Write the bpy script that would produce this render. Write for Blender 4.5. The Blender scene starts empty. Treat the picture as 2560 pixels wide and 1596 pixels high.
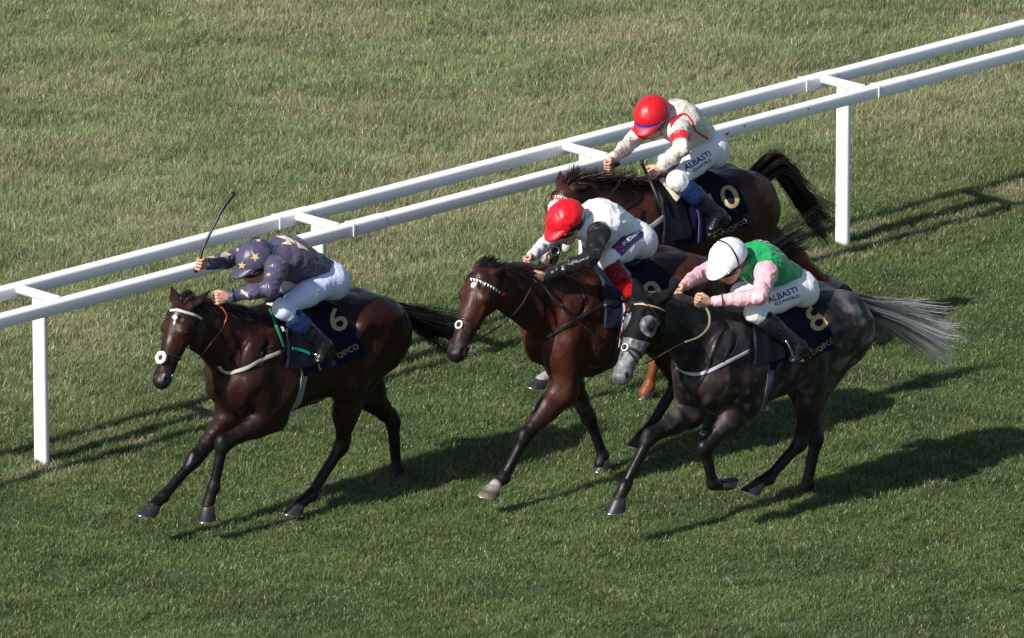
import bpy, bmesh, math, random
import numpy as np
from mathutils import Vector, Matrix, noise
from mathutils.bvhtree import BVHTree
random.seed(7); np.random.seed(7)
R = math.radians
SC = bpy.context.scene
COL = SC.collection

# ------------------------------------------------------------------ camera, sky, sun
TH = R(18.0)
F_PX = 28585.0                      # focal length in photograph pixels (a 400 mm lens)
CAM = np.array([3.085, -71.218, 24.144])
RT = np.array([1, 0, 0.]); FW = np.array([0, math.cos(TH), -math.sin(TH)]); UP = np.array([0, math.sin(TH), math.cos(TH)])
RAIL_AZ = 0.7234
cd = bpy.data.cameras.new('camera'); cam = bpy.data.objects.new('camera', cd); COL.objects.link(cam)
cd.sensor_width = 36; cd.lens = F_PX / 2560 * 36; cd.clip_start = 1; cd.clip_end = 3000
M = Matrix.Identity(4)
for i in range(3):
    M[i][0] = RT[i]; M[i][1] = UP[i]; M[i][2] = -FW[i]; M[i][3] = CAM[i]
cam.matrix_world = M
SC.camera = cam

SUN_AZ = R(42.8)                    # the shadows fall this way on the ground (from +x towards +y)
SUN_EL = R(38.0)
world = bpy.data.worlds.new('World'); SC.world = world; world.use_nodes = True
wn = world.node_tree; wn.nodes.clear()
sky = wn.nodes.new('ShaderNodeTexSky'); sky.sky_type = 'NISHITA'; sky.sun_disc = False
sky.sun_elevation = SUN_EL
to_sun = Vector((-math.cos(SUN_AZ) * math.cos(SUN_EL), -math.sin(SUN_AZ) * math.cos(SUN_EL), math.sin(SUN_EL)))
sky.sun_rotation = math.atan2(to_sun.x, to_sun.y)
bg = wn.nodes.new('ShaderNodeBackground'); bg.inputs[1].default_value = 0.082
wo = wn.nodes.new('ShaderNodeOutputWorld')
wn.links.new(sky.outputs[0], bg.inputs[0]); wn.links.new(bg.outputs[0], wo.inputs[0])
sl = bpy.data.lights.new('sun', 'SUN'); sl.energy = 4.7; sl.angle = R(0.5); sl.color = (1.0, 0.95, 0.87)
sun = bpy.data.objects.new('sun', sl); COL.objects.link(sun)
sun.rotation_euler = to_sun.to_track_quat('Z', 'Y').to_euler()
SC.view_settings.view_transform = 'Standard'; SC.view_settings.look = 'None'
SC.view_settings.exposure = 0.42; SC.view_settings.gamma = 1
try: SC.view_settings.use_curve_mapping = False
except Exception: pass

# ------------------------------------------------------------------ helpers: rays, frames, meshes
def ray(px, py):
    d = FW * F_PX + RT * (px - 1280) - UP * (py - 798)
    return d / np.linalg.norm(d)
def on_plane(px, py, p0, n):
    d = ray(px, py); t = np.dot(p0 - CAM, n) / np.dot(d, n)
    return CAM + d * t
def on_sphere(px, py, c, r, far=False):
    d = ray(px, py); oc = CAM - c; b = np.dot(oc, d); h = b * b - (np.dot(oc, oc) - r * r)
    if h < 0: 
        q = CAM - d * b; v = q - c; return c + v / np.linalg.norm(v) * r
    return CAM + d * (-b + (math.sqrt(h) if far else -math.sqrt(h)))
def nz(v): v = np.asarray(v, float); return v / (np.linalg.norm(v) + 1e-12)

def tag(o, label=None, cat=None, group=None, kind=None):
    if label: o['label'] = label
    if cat: o['category'] = cat
    if group: o['group'] = group
    if kind: o['kind'] = kind
    return o
def empty(name, loc, **k):
    o = bpy.data.objects.new(name, None); COL.objects.link(o); o.location = Vector(loc); o.empty_display_size = .2
    tag(o, **k); o['origin'] = [float(x) for x in loc]; return o
def mkobj(name, V, Fc, mat, parent=None, origin=None, smooth=True, cols=None, **k):
    """V in world coordinates; the object's origin is the parent's origin or the given one"""
    V = np.asarray(V, float)
    if parent is not None: org = np.array(parent['origin'])
    elif origin is not None: org = np.array(origin, float)
    else: org = np.array([V[:, 0].mean(), V[:, 1].mean(), V[:, 2].min()])
    me = bpy.data.meshes.new(name)
    me.from_pydata((V - org).tolist(), [], [list(map(int, f)) for f in Fc] if not isinstance(Fc, np.ndarray) else Fc.tolist())
    if mat is not None: me.materials.append(mat)
    if smooth: me.polygons.foreach_set('use_smooth', [True] * len(me.polygons))
    if cols:
        for nm, arr in cols.items():
            a = me.color_attributes.new(nm, 'FLOAT_COLOR', 'POINT')
            arr = np.asarray(arr, np.float32)
            if arr.ndim == 1: arr = np.stack([arr, arr, arr], -1)
            if arr.shape[1] == 3: arr = np.concatenate([arr, np.ones((len(arr), 1), np.float32)], 1)
            a.data.foreach_set('color', arr.ravel())
    me.update()
    o = bpy.data.objects.new(name, me); COL.objects.link(o)
    if parent is not None: o.parent = parent; o['origin'] = [float(x) for x in org]
    else: o.location = Vector(org); o['origin'] = [float(x) for x in org]
    tag(o, **k)
    return o

# ------------------------------------------------------------------ materials
def mat(name, color=(.5, .5, .5), rough=.6, spec=.5, metal=0, sheen=0, bump=None, coat=0, attr=None, var=None, trans=0):
    m = bpy.data.materials.new(name); m.use_nodes = True
    nt = m.node_tree; b = nt.nodes['Principled BSDF']
    b.inputs['Roughness'].default_value = rough; b.inputs['Metallic'].default_value = metal
    b.inputs['Specular IOR Level'].default_value = spec
    b.inputs['Sheen Weight'].default_value = sheen; b.inputs['Coat Weight'].default_value = coat
    b.inputs['Base Color'].default_value = (*color, 1)
    src = None
    if attr:
        a = nt.nodes.new('ShaderNodeVertexColor'); a.layer_name = attr; src = a.outputs[0]
    tc = nt.nodes.new('ShaderNodeTexCoord')
    if var:                      # (scale, amount) value variation
        n = nt.nodes.new('ShaderNodeTexNoise'); n.inputs['Scale'].default_value = var[0]; n.inputs['Detail'].default_value = 5
        nt.links.new(tc.outputs['Object'], n.inputs['Vector'])
        mr = nt.nodes.new('ShaderNodeMapRange'); mr.inputs[1].default_value = .3; mr.inputs[2].default_value = .7
        mr.inputs[3].default_value = 1 - var[1]; mr.inputs[4].default_value = 1 + var[1]
        nt.links.new(n.outputs[0], mr.inputs[0])
        hsv = nt.nodes.new('ShaderNodeHueSaturation'); hsv.inputs['Color'].default_value = (*color, 1)
        if src: nt.links.new(src, hsv.inputs['Color'])
        nt.links.new(mr.outputs[0], hsv.inputs['Value']); src = hsv.outputs[0]
    if src: nt.links.new(src, b.inputs['Base Color'])
    if bump:                     # list of (scale, strength, distance, stretch)
        last = None
        for (s, st, dist, stretch) in bump:
            mp = nt.nodes.new('ShaderNodeMapping'); mp.inputs['Scale'].default_value = stretch
            nt.links.new(tc.outputs['Object'], mp.inputs[0])
            n = nt.nodes.new('ShaderNodeTexNoise'); n.inputs['Scale'].default_value = s; n.inputs['Detail'].default_value = 3
            nt.links.new(mp.outputs[0], n.inputs['Vector'])
            bp = nt.nodes.new('ShaderNodeBump'); bp.inputs['Strength'].default_value = st; bp.inputs['Distance'].default_value = dist
            nt.links.new(n.outputs[0], bp.inputs['Height'])
            if last: nt.links.new(last, bp.inputs['Normal'])
            last = bp.outputs[0]
        nt.links.new(last, b.inputs['Normal'])
    return m
ONE = (1, 1, 1)
M_COAT = mat('horse_coat', rough=.42, spec=.26, sheen=.0, attr='coat', var=(5, .35), bump=[(9, .55, .02, (1, 1, .55)), (30, .5, .007, (1, 1, .45)), (190, .35, .002, ONE)])
def add_veins(m):
    nt = m.node_tree; b = nt.nodes['Principled BSDF']; tc = nt.nodes.new('ShaderNodeTexCoord')
    mp = nt.nodes.new('ShaderNodeMapping'); mp.inputs['Scale'].default_value = (1, 1, .6); nt.links.new(tc.outputs['Object'], mp.inputs[0])
    n = nt.nodes.new('ShaderNodeTexNoise'); n.inputs['Scale'].default_value = 5.5; n.inputs['Detail'].default_value = 1.5; n.inputs['Distortion'].default_value = .6; nt.links.new(mp.outputs[0], n.inputs['Vector'])
    s1 = nt.nodes.new('ShaderNodeMath'); s1.operation = 'SUBTRACT'; s1.inputs[1].default_value = .5; nt.links.new(n.outputs[0], s1.inputs[0])
    s2 = nt.nodes.new('ShaderNodeMath'); s2.operation = 'ABSOLUTE'; nt.links.new(s1.outputs[0], s2.inputs[0])
    mr = nt.nodes.new('ShaderNodeMapRange'); mr.interpolation_type = 'SMOOTHSTEP'; mr.inputs[1].default_value = .022; mr.inputs[2].default_value = 0; nt.links.new(s2.outputs[0], mr.inputs[0])
    bp = nt.nodes.new('ShaderNodeBump'); bp.inputs['Strength'].default_value = .22; bp.inputs['Distance'].default_value = .004; nt.links.new(mr.outputs[0], bp.inputs['Height'])
    old = b.inputs['Normal'].links[0].from_socket; nt.links.new(old, bp.inputs['Normal']); nt.links.new(bp.outputs[0], b.inputs['Normal'])
    n2 = nt.nodes.new('ShaderNodeTexNoise'); n2.inputs['Scale'].default_value = 7; n2.inputs['Detail'].default_value = 4; nt.links.new(tc.outputs['Object'], n2.inputs['Vector'])
    m2 = nt.nodes.new('ShaderNodeMapRange'); m2.inputs[1].default_value = .35; m2.inputs[2].default_value = .65; m2.inputs[3].default_value = .34; m2.inputs[4].default_value = .56; nt.links.new(n2.outputs[0], m2.inputs[0]); nt.links.new(m2.outputs[0], b.inputs['Roughness'])
add_veins(M_COAT)
M_SILK = mat('silk', rough=.36, spec=.45, sheen=.1, attr='cloth', var=(9, .07), bump=[(8, .8, .035, (1.8, 1.8, .45)), (19, .45, .008, (.45, 1.4, 1.2))])
M_BREECH = mat('breeches_cloth', (.80, .80, .82), rough=.6, sheen=.1, attr='cloth', bump=[(12, .4, .012, (1, 1, 2.2)), (45, .3, .004, (1, 1, 1))])
M_SKIN = mat('skin', (.56, .30, .22), rough=.5, var=(30, .15))
M_BOOT = mat('boot_leather', (.008, .009, .014), rough=.30, spec=.35, attr='cloth', bump=[(14, .4, .010, (1, 1, .5))])
M_CAP = mat('cap_silk', rough=.40, spec=.4, attr='cloth', bump=[(11, .5, .016, (1, 1, .5))])
M_LEATHER = mat('black_leather', (.012, .011, .012), rough=.4, bump=[(80, .3, .002, ONE)])
M_DARKHAIR = mat('dark_hair', (.010, .008, .008), rough=.45, spec=.35, attr='cloth')
M_METAL = mat('polished_metal', (.8, .8, .8), rough=.2, metal=1)
M_HOOF = mat('hoof_horn', (.03, .03, .035), rough=.45, var=(40, .4), attr='cloth')
M_EYE = mat('horse_eye', (.006, .004, .003), rough=.08, spec=.8)
M_CLOTH = mat('navy_cloth', (.008, .010, .040), rough=.8, spec=.15, attr='cloth', bump=[(200, .3, .001, ONE), (14, .4, .012, ONE)])
M_GOLD = mat('gold_lettering', (.42, .32, .15), rough=.45)
M_NAVY = mat('navy_print', (.015, .02, .08), rough=.6)
M_WHITEP = mat('white_print', (.75, .75, .75), rough=.6)
M_STAR = mat('gold_star', (.56, .40, .20), rough=.4)
M_CREAM = mat('cream_patch', (.62, .50, .38), rough=.4)
M_RED = mat('red_print', (.55, .01, .02), rough=.45)
M_ORANGE = mat('orange_rubber', (.55, .09, .03), rough=.5)
M_GREEN = mat('green_binding', (.0, .20, .13), rough=.6)
M_WEB = mat('pale_webbing', (.34, .36, .31), rough=.7, bump=[(150, .3, .001, ONE)])
M_FLEECE = mat('sheepskin', (.68, .65, .58), rough=.95, sheen=.5, bump=[(120, .9, .006, ONE)])
M_GOGGLE = mat('goggle_lens', (.01, .01, .012), rough=.12, spec=.8)

# ------------------------------------------------------------------ implicit bodies
class Body:
    def __init__(s): s.P = []
    def add(s, f, lo, hi, k=.03, sub=False, tagv=None):
        s.P.append((f, np.array(lo), np.array(hi), k, sub, tagv))
    def cone(s, a, b, ra, rb, k=.03, flat=None, ff=1.0, sub=False, tagv=None, fb=None):
        a = np.array(a, float); b = np.array(b, float); e = nz(flat) if flat is not None else None
        fa = ff; fb = ff if fb is None else fb
        d = b - a; L2 = max(d @ d, 1e-9)
        def f(p):
            t = np.clip(((p - a) @ d) / L2, 0, 1)
            q = p - a - t[..., None] * d
            r = ra + (rb - ra) * t
            if e is None: return np.sqrt((q * q).sum(-1)) - r
            sc = 1 / (fa + (fb - fa) * t)
            qe = q @ e
            dd = np.sqrt(np.maximum((q * q).sum(-1) - qe * qe + (qe * sc) ** 2, 1e-12))
            return (dd - r) * np.minimum(1, 1 / sc)
        m = max(ra, rb) * max(1, fa, fb)
        s.add(f, np.minimum(a, b) - m, np.maximum(a, b) + m, k, sub, tagv)
    def ell(s, c, r, axes=None, k=.03, sub=False, tagv=None):
        c = np.array(c, float); r = np.array(r, float); A = np.eye(3) if axes is None else np.array([nz(x) for x in axes])
        def f(p):
            q = (p - c) @ A.T / r
            n = np.sqrt((q * q).sum(-1)) + 1e-9
            g = np.sqrt(((q / r) ** 2).sum(-1)) + 1e-9
            return n * (n - 1) / g
        m = r.max(); s.add(f, c - m, c + m, k, sub, tagv)
    def loft(s, st, k=.03, tagv=None):
        st = np.array(st, float); st = st[np.argsort(st[:, 0])]
        uu = np.linspace(st[0, 0], st[-1, 0], 160)
        def cub(col):
            x, y = st[:, 0], st[:, col]; m = np.gradient(y, x)
            i = np.clip(np.searchsorted(x, uu) - 1, 0, len(x) - 2); h = x[i + 1] - x[i]; t = (uu - x[i]) / h
            return (2*t**3-3*t**2+1)*y[i] + (t**3-2*t**2+t)*h*m[i] + (-2*t**3+3*t**2)*y[i+1] + (t**3-t**2)*h*m[i+1]
        T, B, W = cub(1), cub(2), cub(3)
        def f(p):
            u = np.clip(p[..., 0], uu[0], uu[-1])
            tp = np.interp(u, uu, T); bt = np.interp(u, uu, B); w = np.interp(u, uu, W)
            zc = bt + (tp - bt) * .47; dz = p[..., 2] - zc
            hz = np.where(dz > 0, tp - zc, zc - bt)
            tt = np.clip(dz / np.maximum(hz, .01), -1, 1)
            we = w * (1 - .16 * np.clip(tt, 0, 1) - .10 * np.clip(-tt, 0, 1) ** 2)
            q = np.sqrt((dz / hz) ** 2 + (p[..., 1] / we) ** 2) + 1e-9
            d = (q - 1) * np.minimum(hz, we)
            du = np.abs(p[..., 0] - u)
            return np.where(du > 0, np.sqrt(np.maximum(d, 0) ** 2 + du ** 2), d)
        s.add(f, (uu[0], -W.max(), B.min()), (uu[-1], W.max(), T.max()), k, False, tagv)
    def mesh(s, h=.009, pad=.03):
        lo = np.min([p[1] for p in s.P if not p[4]], 0) - pad; hi = np.max([p[2] for p in s.P if not p[4]], 0) + pad
        n = np.ceil((hi - lo) / h).astype(int) + 1
        G = np.full(n, .08, np.float32)
        ax = [lo[i] + np.arange(n[i]) * h for i in range(3)]
        for f, a, b, k, sub, _ in s.P:
            m = k + .02
            i0 = np.maximum(np.floor((a - m - lo) / h).astype(int), 0); i1 = np.minimum(np.ceil((b + m - lo) / h).astype(int) + 1, n)
            if (i1 <= i0).any(): continue
            sl_ = tuple(slice(i0[j], i1[j]) for j in range(3))
            X = np.stack(np.meshgrid(ax[0][sl_[0]], ax[1][sl_[1]], ax[2][sl_[2]], indexing='ij'), -1)
            d = f(X).astype(np.float32); g = G[sl_]
            if sub:
                hh = np.maximum(k - np.abs(g + d), 0) / k; G[sl_] = np.maximum(g, -d) + hh * hh * k * .25
            else:
                hh = np.maximum(k - np.abs(g - d), 0) / k; G[sl_] = np.minimum(g, d) - hh * hh * k * .25
        return nets(G, lo, h)
    def tagw(s, V, soft=.022):
        """blend of the tags of the primitives near each vertex"""
        acc = None; wsum = np.zeros(len(V))
        for f, a, b, k, sub, tv in s.P:
            if tv is None: continue
            tv = np.atleast_1d(np.array(tv, float))
            if acc is None: acc = np.zeros((len(V), len(tv)))
            m = ((V > a - .12) & (V < b + .12)).all(1)
            if not m.any(): continue
            w = np.exp(-np.maximum(f(V[m]), -.02) / soft)
            acc[m] += w[:, None] * tv; wsum[m] += w
        return acc / np.maximum(wsum, 1e-9)[:, None]

def nets(G, lo, h):
    ins = G < 0
    c = ins[:-1, :-1, :-1].astype(np.int8)
    offs = [(i, j, k) for i in (0, 1) for j in (0, 1) for k in (0, 1)]
    n = np.array(G.shape) - 1
    cnt = np.zeros(n, np.int8)
    for (i, j, k) in offs: cnt += ins[i:n[0] + i, j:n[1] + j, k:n[2] + k]
    act = (cnt > 0) & (cnt < 8)
    I = np.argwhere(act); idx = -np.ones(n, np.int64); idx[act] = np.arange(len(I))
    vals = np.stack([G[I[:, 0] + i, I[:, 1] + j, I[:, 2] + k] for (i, j, k) in offs], 1)
    O = np.array(offs, float); pos = np.zeros((len(I), 3)); num = np.zeros(len(I))
    for a in range(8):
        for b in range(a + 1, 8):
            if np.abs(O[a] - O[b]).sum() != 1: continue
            va, vb = vals[:, a], vals[:, b]; m = (va < 0) != (vb < 0)
            t = va[m] / (va[m] - vb[m])
            pos[m] += O[a] + t[:, None] * (O[b] - O[a]); num[m] += 1
    V = lo + (I + pos / num[:, None]) * h
    Q = []
    for ax in range(3):
        o1, o2 = [(1, 2), (2, 0), (0, 1)][ax]
        s0 = [slice(None)] * 3; s1 = [slice(None)] * 3
        s0[ax] = slice(0, -1); s1[ax] = slice(1, None)
        e = ins[tuple(s0)] != ins[tuple(s1)]
        E_ = np.argwhere(e)
        E_ = E_[(E_[:, o1] >= 1) & (E_[:, o2] >= 1) & (E_[:, o1] < n[o1]) & (E_[:, o2] < n[o2])]
        def cell(d1, d2):
            q = E_.copy(); q[:, o1] -= d1; q[:, o2] -= d2
            return idx[q[:, 0], q[:, 1], q[:, 2]]
        a, b, c_, d = cell(1, 1), cell(0, 1), cell(0, 0), cell(1, 0)
        inside0 = ins[E_[:, 0], E_[:, 1], E_[:, 2]]
        q = np.stack([a, b, c_, d], 1); q[~inside0] = q[~inside0][:, ::-1]
        Q.append(q)
    return V, np.concatenate(Q)

def smoothmesh(V, Q, it=2, lam=.5):
    for _ in range(it):
        S = np.zeros_like(V); C = np.zeros(len(V))
        for a in range(4):
            b = (a + 1) % 4
            for i in range(3):
                S[:, i] += np.bincount(Q[:, a], V[Q[:, b], i], len(V)) + np.bincount(Q[:, b], V[Q[:, a], i], len(V))
            C += np.bincount(Q[:, a], minlength=len(V)) + np.bincount(Q[:, b], minlength=len(V))
        V = V + lam * (S / np.maximum(C, 1)[:, None] - V)
    return V
def normals(V, Q):
    n = np.cross(V[Q[:, 2]] - V[Q[:, 0]], V[Q[:, 3]] - V[Q[:, 1]])
    N = np.zeros_like(V)
    for a in range(4):
        for i in range(3): N[:, i] += np.bincount(Q[:, a], n[:, i], len(V))
    return N / (np.linalg.norm(N, axis=1)[:, None] + 1e-12)
def wrinkle(V, Q, amp, freq, seed=0, stretch=(1, 1, 1), ridged=True):
    N = normals(V, Q); out = V.copy(); sx, sy, sz = stretch
    for i, (v, nn) in enumerate(zip(V, N)):
        p = Vector((v[0] * sx + seed, v[1] * sy, v[2] * sz)) * freq
        x = noise.noise(p)
        if ridged: x = 1 - 2 * abs(x) ** .8 * 1.6
        x += .4 * noise.noise(p * 2.3)
        out[i] = v + nn * (amp * x)
    return out

# ------------------------------------------------------------------ tubes, ribbons, decals
def tube(pts, rad, nseg=8, flat=1.0, up=None, closed=False):
    pts = [np.array(p, float) for p in pts]; n = len(pts)
    rad = [rad] * n if np.isscalar(rad) else rad
    V = []; Fc = []
    prev = None
    for i, p in enumerate(pts):
        if closed: t = nz(pts[(i + 1) % n] - pts[i - 1])
        else: t = nz(pts[min(i + 1, n - 1)] - pts[max(i - 1, 0)])
        ref = np.array(up[i] if (up is not None and np.ndim(up) == 2) else (up if up is not None else ((0, 0, 1) if abs(t[2]) < .9 else (1, 0, 0))), float)
        if prev is not None and up is None: ref = prev
        x = nz(ref - t * (ref @ t)); y = np.cross(t, x); prev = x
        for j in range(nseg):
            a = 2 * math.pi * j / nseg
            V.append(p + rad[i] * (x * math.cos(a) * flat + y * math.sin(a)))
    m = n if closed else n - 1
    for i in range(m):
        for j in range(nseg):
            a = i * nseg + j; b = i * nseg + (j + 1) % nseg; i2 = ((i + 1) % n) * nseg
            Fc.append((a, b, i2 + (j + 1) % nseg, i2 + j))
    if not closed:
        Fc.append(tuple(range(nseg))[::-1]); Fc.append(tuple((n - 1) * nseg + j for j in range(nseg)))
    return V, Fc
def catmull(P, n=8):
    P = [np.array(p, float) for p in P]; Q = [2 * P[0] - P[1]] + P + [2 * P[-1] - P[-2]]; out = []
    for i in range(1, len(Q) - 2):
        for j in range(n):
            t = j / n; a, b, c, d = Q[i - 1], Q[i], Q[i + 1], Q[i + 2]
            out.append(.5 * ((2 * b) + (-a + c) * t + (2 * a - 5 * b + 4 * c - d) * t * t + (-a + 3 * b - 3 * c + d) * t ** 3))
    out.append(P[-1]); return out
def join(*ms):
    V = []; Fc = []
    for v, f in ms:
        o = len(V); V.extend(list(v)); Fc.extend([tuple(int(i) + o for i in q) for q in f])
    return V, Fc
def uvsphere(c, r, axes=None, nu=16, nv=10):
    A = np.eye(3) if axes is None else np.array(axes); V = []; Fc = []; c = np.array(c, float); r = np.ones(3) * r
    for i in range(nv + 1):
        th = math.pi * i / nv
        for j in range(nu):
            ph = 2 * math.pi * j / nu
            q = np.array([math.sin(th) * math.cos(ph), math.sin(th) * math.sin(ph), math.cos(th)]) * r
            V.append(c + q @ A)
    for i in range(nv):
        for j in range(nu):
            Fc.append((i * nu + j, (i + 1) * nu + j, (i + 1) * nu + (j + 1) % nu, i * nu + (j + 1) % nu))
    return V, Fc
def bvh_of(objs):
    V = []; Fc = []
    for o in objs:
        off = len(V); org = Vector(o['origin'])
        V.extend([v.co + org for v in o.data.vertices]); Fc.extend([tuple(i + off for i in p.vertices) for p in o.data.polygons])
    return BVHTree.FromPolygons(V, Fc)
def hit(bv, px, py):
    loc, n, i, d = bv.ray_cast(Vector(CAM), Vector(ray(px, py)))
    if loc is None: return None, None
    n = np.array(n); 
    if n @ ray(px, py) > 0: n = -n
    return np.array(loc), n
def strap_on(name, bv, pix, width, matl, parent, off=.006, thick=.0022, n=8, lat=None):
    """flat strap lying on a surface along a path"""
    P = catmull([np.array([x, y, 0.]) for x, y in pix], n)
    pts = []; ns = []
    for p in P:
        q, nn = hit(bv, p[0], p[1])
        if q is None:
            if pts: continue
            continue
        if pts and np.linalg.norm(q - pts[-1]) > .16: continue
        pts.append(q + nn * off); ns.append(nn)
    if len(pts) < 2: return None
    pts = np.array(pts); ns = np.array(ns)
    for _ in range(2):
        pts[1:-1] = (pts[:-2] + 2 * pts[1:-1] + pts[2:]) / 4; ns[1:-1] = (ns[:-2] + 2 * ns[1:-1] + ns[2:]) / 4
    V, Fc = tube(pts, width / 2, 8, flat=thick / width * 2, up=ns)
    return mkobj(name, V, Fc, matl, parent)
def px_mesh(name, bv, V2, Fc, matl, parent, off=.004, maxe=7, **k):
    """flat print laid on a cloth surface"""
    bm = bmesh.new(); vs = [bm.verts.new((x, -y, 0)) for x, y in V2]
    for f in Fc:
        try: bm.faces.new([vs[i] for i in f])
        except ValueError: pass
    bmesh.ops.triangulate(bm, faces=bm.faces[:])
    for _ in range(4):
        es = [e for e in bm.edges if e.calc_length() > maxe]
        if not es: break
        bmesh.ops.subdivide_edges(bm, edges=es, cuts=1); bmesh.ops.triangulate(bm, faces=bm.faces[:])
    bm.verts.index_update(); ok = {}; V = []
    for v in bm.verts:
        q, nn = hit(bv, v.co.x, -v.co.y)
        if q is not None: ok[v.index] = len(V); V.append(q + nn * off)
    G = []
    for f in bm.faces:
        ii = [v.index for v in f.verts]
        if all(i in ok for i in ii):
            t = [ok[i] for i in ii]
            if max(np.linalg.norm(V[t[a]] - V[t[a - 1]]) for a in range(3)) < .10: G.append(t)
    bm.free()
    if not G: return None
    return mkobj(name, V, G, matl, parent, smooth=False, **k)
def px_poly(name, bv, poly, matl, parent, **k):
    return px_mesh(name, bv, poly, [tuple(range(len(poly)))], matl, parent, **k)
def star(cx, cy, r, rot=0, sq=1.0, inner=.42):
    return [(cx + (r if i % 2 == 0 else r * inner) * math.cos(rot + math.pi * i / 5), cy + sq * (r if i % 2 == 0 else r * inner) * math.sin(rot + math.pi * i / 5)) for i in range(10)]
def px_text(name, bv, txt, x0, y0, ang, hgt, matl, parent, wide=1.0, shear=0., bold=0.0, space=1.0, **k):
    cu = bpy.data.curves.new('t', 'FONT'); cu.body = txt; cu.offset = bold; cu.resolution_u = 3; cu.space_character = space
    ob = bpy.data.objects.new('t', cu); COL.objects.link(ob)
    dg = bpy.context.evaluated_depsgraph_get(); me = ob.evaluated_get(dg).to_mesh()
    ca, sa = math.cos(R(ang)), math.sin(R(ang)); s = hgt / .73
    V2 = []
    for v in me.vertices:
        x, y = v.co.x * s * wide + v.co.y * s * shear, v.co.y * s
        V2.append((x0 + ca * x - sa * y, y0 - (sa * x + ca * y)))
    Fc = [tuple(p.vertices) for p in me.polygons]
    ob.evaluated_get(dg).to_mesh_clear(); bpy.data.objects.remove(ob); bpy.data.curves.remove(cu)
    return px_mesh(name, bv, V2, Fc, matl, parent, maxe=5, **k)
def hair(paths, n, width, spread, seed=0, wob=.02, tips=None, nseg=12, var=(.6, 1.0), fan=None, bend=(0, 0, 0)):
    """ribbon strands following a guide path; spread is the bundle radius along the guide"""
    rng = np.random.RandomState(seed); V = []; Fc = []; T = []
    G = np.array(catmull(paths, 12)); L = len(G)
    clump = [(rng.rand() * 6.283, math.sqrt(rng.rand()), rng.uniform(*var), rng.rand(3) * 6.28, rng.uniform(3, 7), max(0, rng.randn())) for _ in range(max(14, n // 20))]
    for i in range(n):
        ca_, cr_, cl_, cp_, cf_, cb_ = clump[rng.randint(len(clump))]; jx = cr_ * math.cos(ca_) + rng.randn() * .16; jy = cr_ * math.sin(ca_) + rng.randn() * .16
        a = math.atan2(jy, jx); rr = math.hypot(jx, jy); ln = min(1.08, cl_ * rng.uniform(.85, 1.12)); ph = cp_ + rng.randn(3) * .25; fr = cf_
        side = nz(np.cross(G[min(L - 1, L // 3)] - G[0], FW)); 
        vv = nz(np.cross(side, G[min(L - 1, L // 3)] - G[0]))
        w = width * rng.uniform(.6, 1.4); pv = None
        bd = np.array(bend) * (cb_ + .15 * rng.randn()) * .6
        for j in range(nseg + 1):
            t = j / nseg * ln; x = t * (L - 1); i0 = int(min(x, L - 2)); p = G[i0] * (1 - (x - i0)) + G[i0 + 1] * (x - i0)
            sp = np.interp(t, np.linspace(0, 1, len(spread)), spread)
            p = p + (side * math.cos(a) + vv * math.sin(a)) * rr * sp + wob * t * np.sin(fr * t + ph) + bd * t * t
            tg = nz(G[i0 + 1] - G[i0]); x_ = nz(np.cross(tg, (side * math.sin(a * 3 + 1) + vv * math.cos(a * 3 + 1)) * 1.0))
            ww = w * (1 - .75 * (j / nseg) ** 2)
            V.append(p - x_ * ww / 2); V.append(p + x_ * ww / 2); T.extend([t, t])
            if j: b = len(V) - 4; Fc.append((b, b + 1, b + 3, b + 2))
    return np.array(V), Fc, np.array(T)

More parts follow.
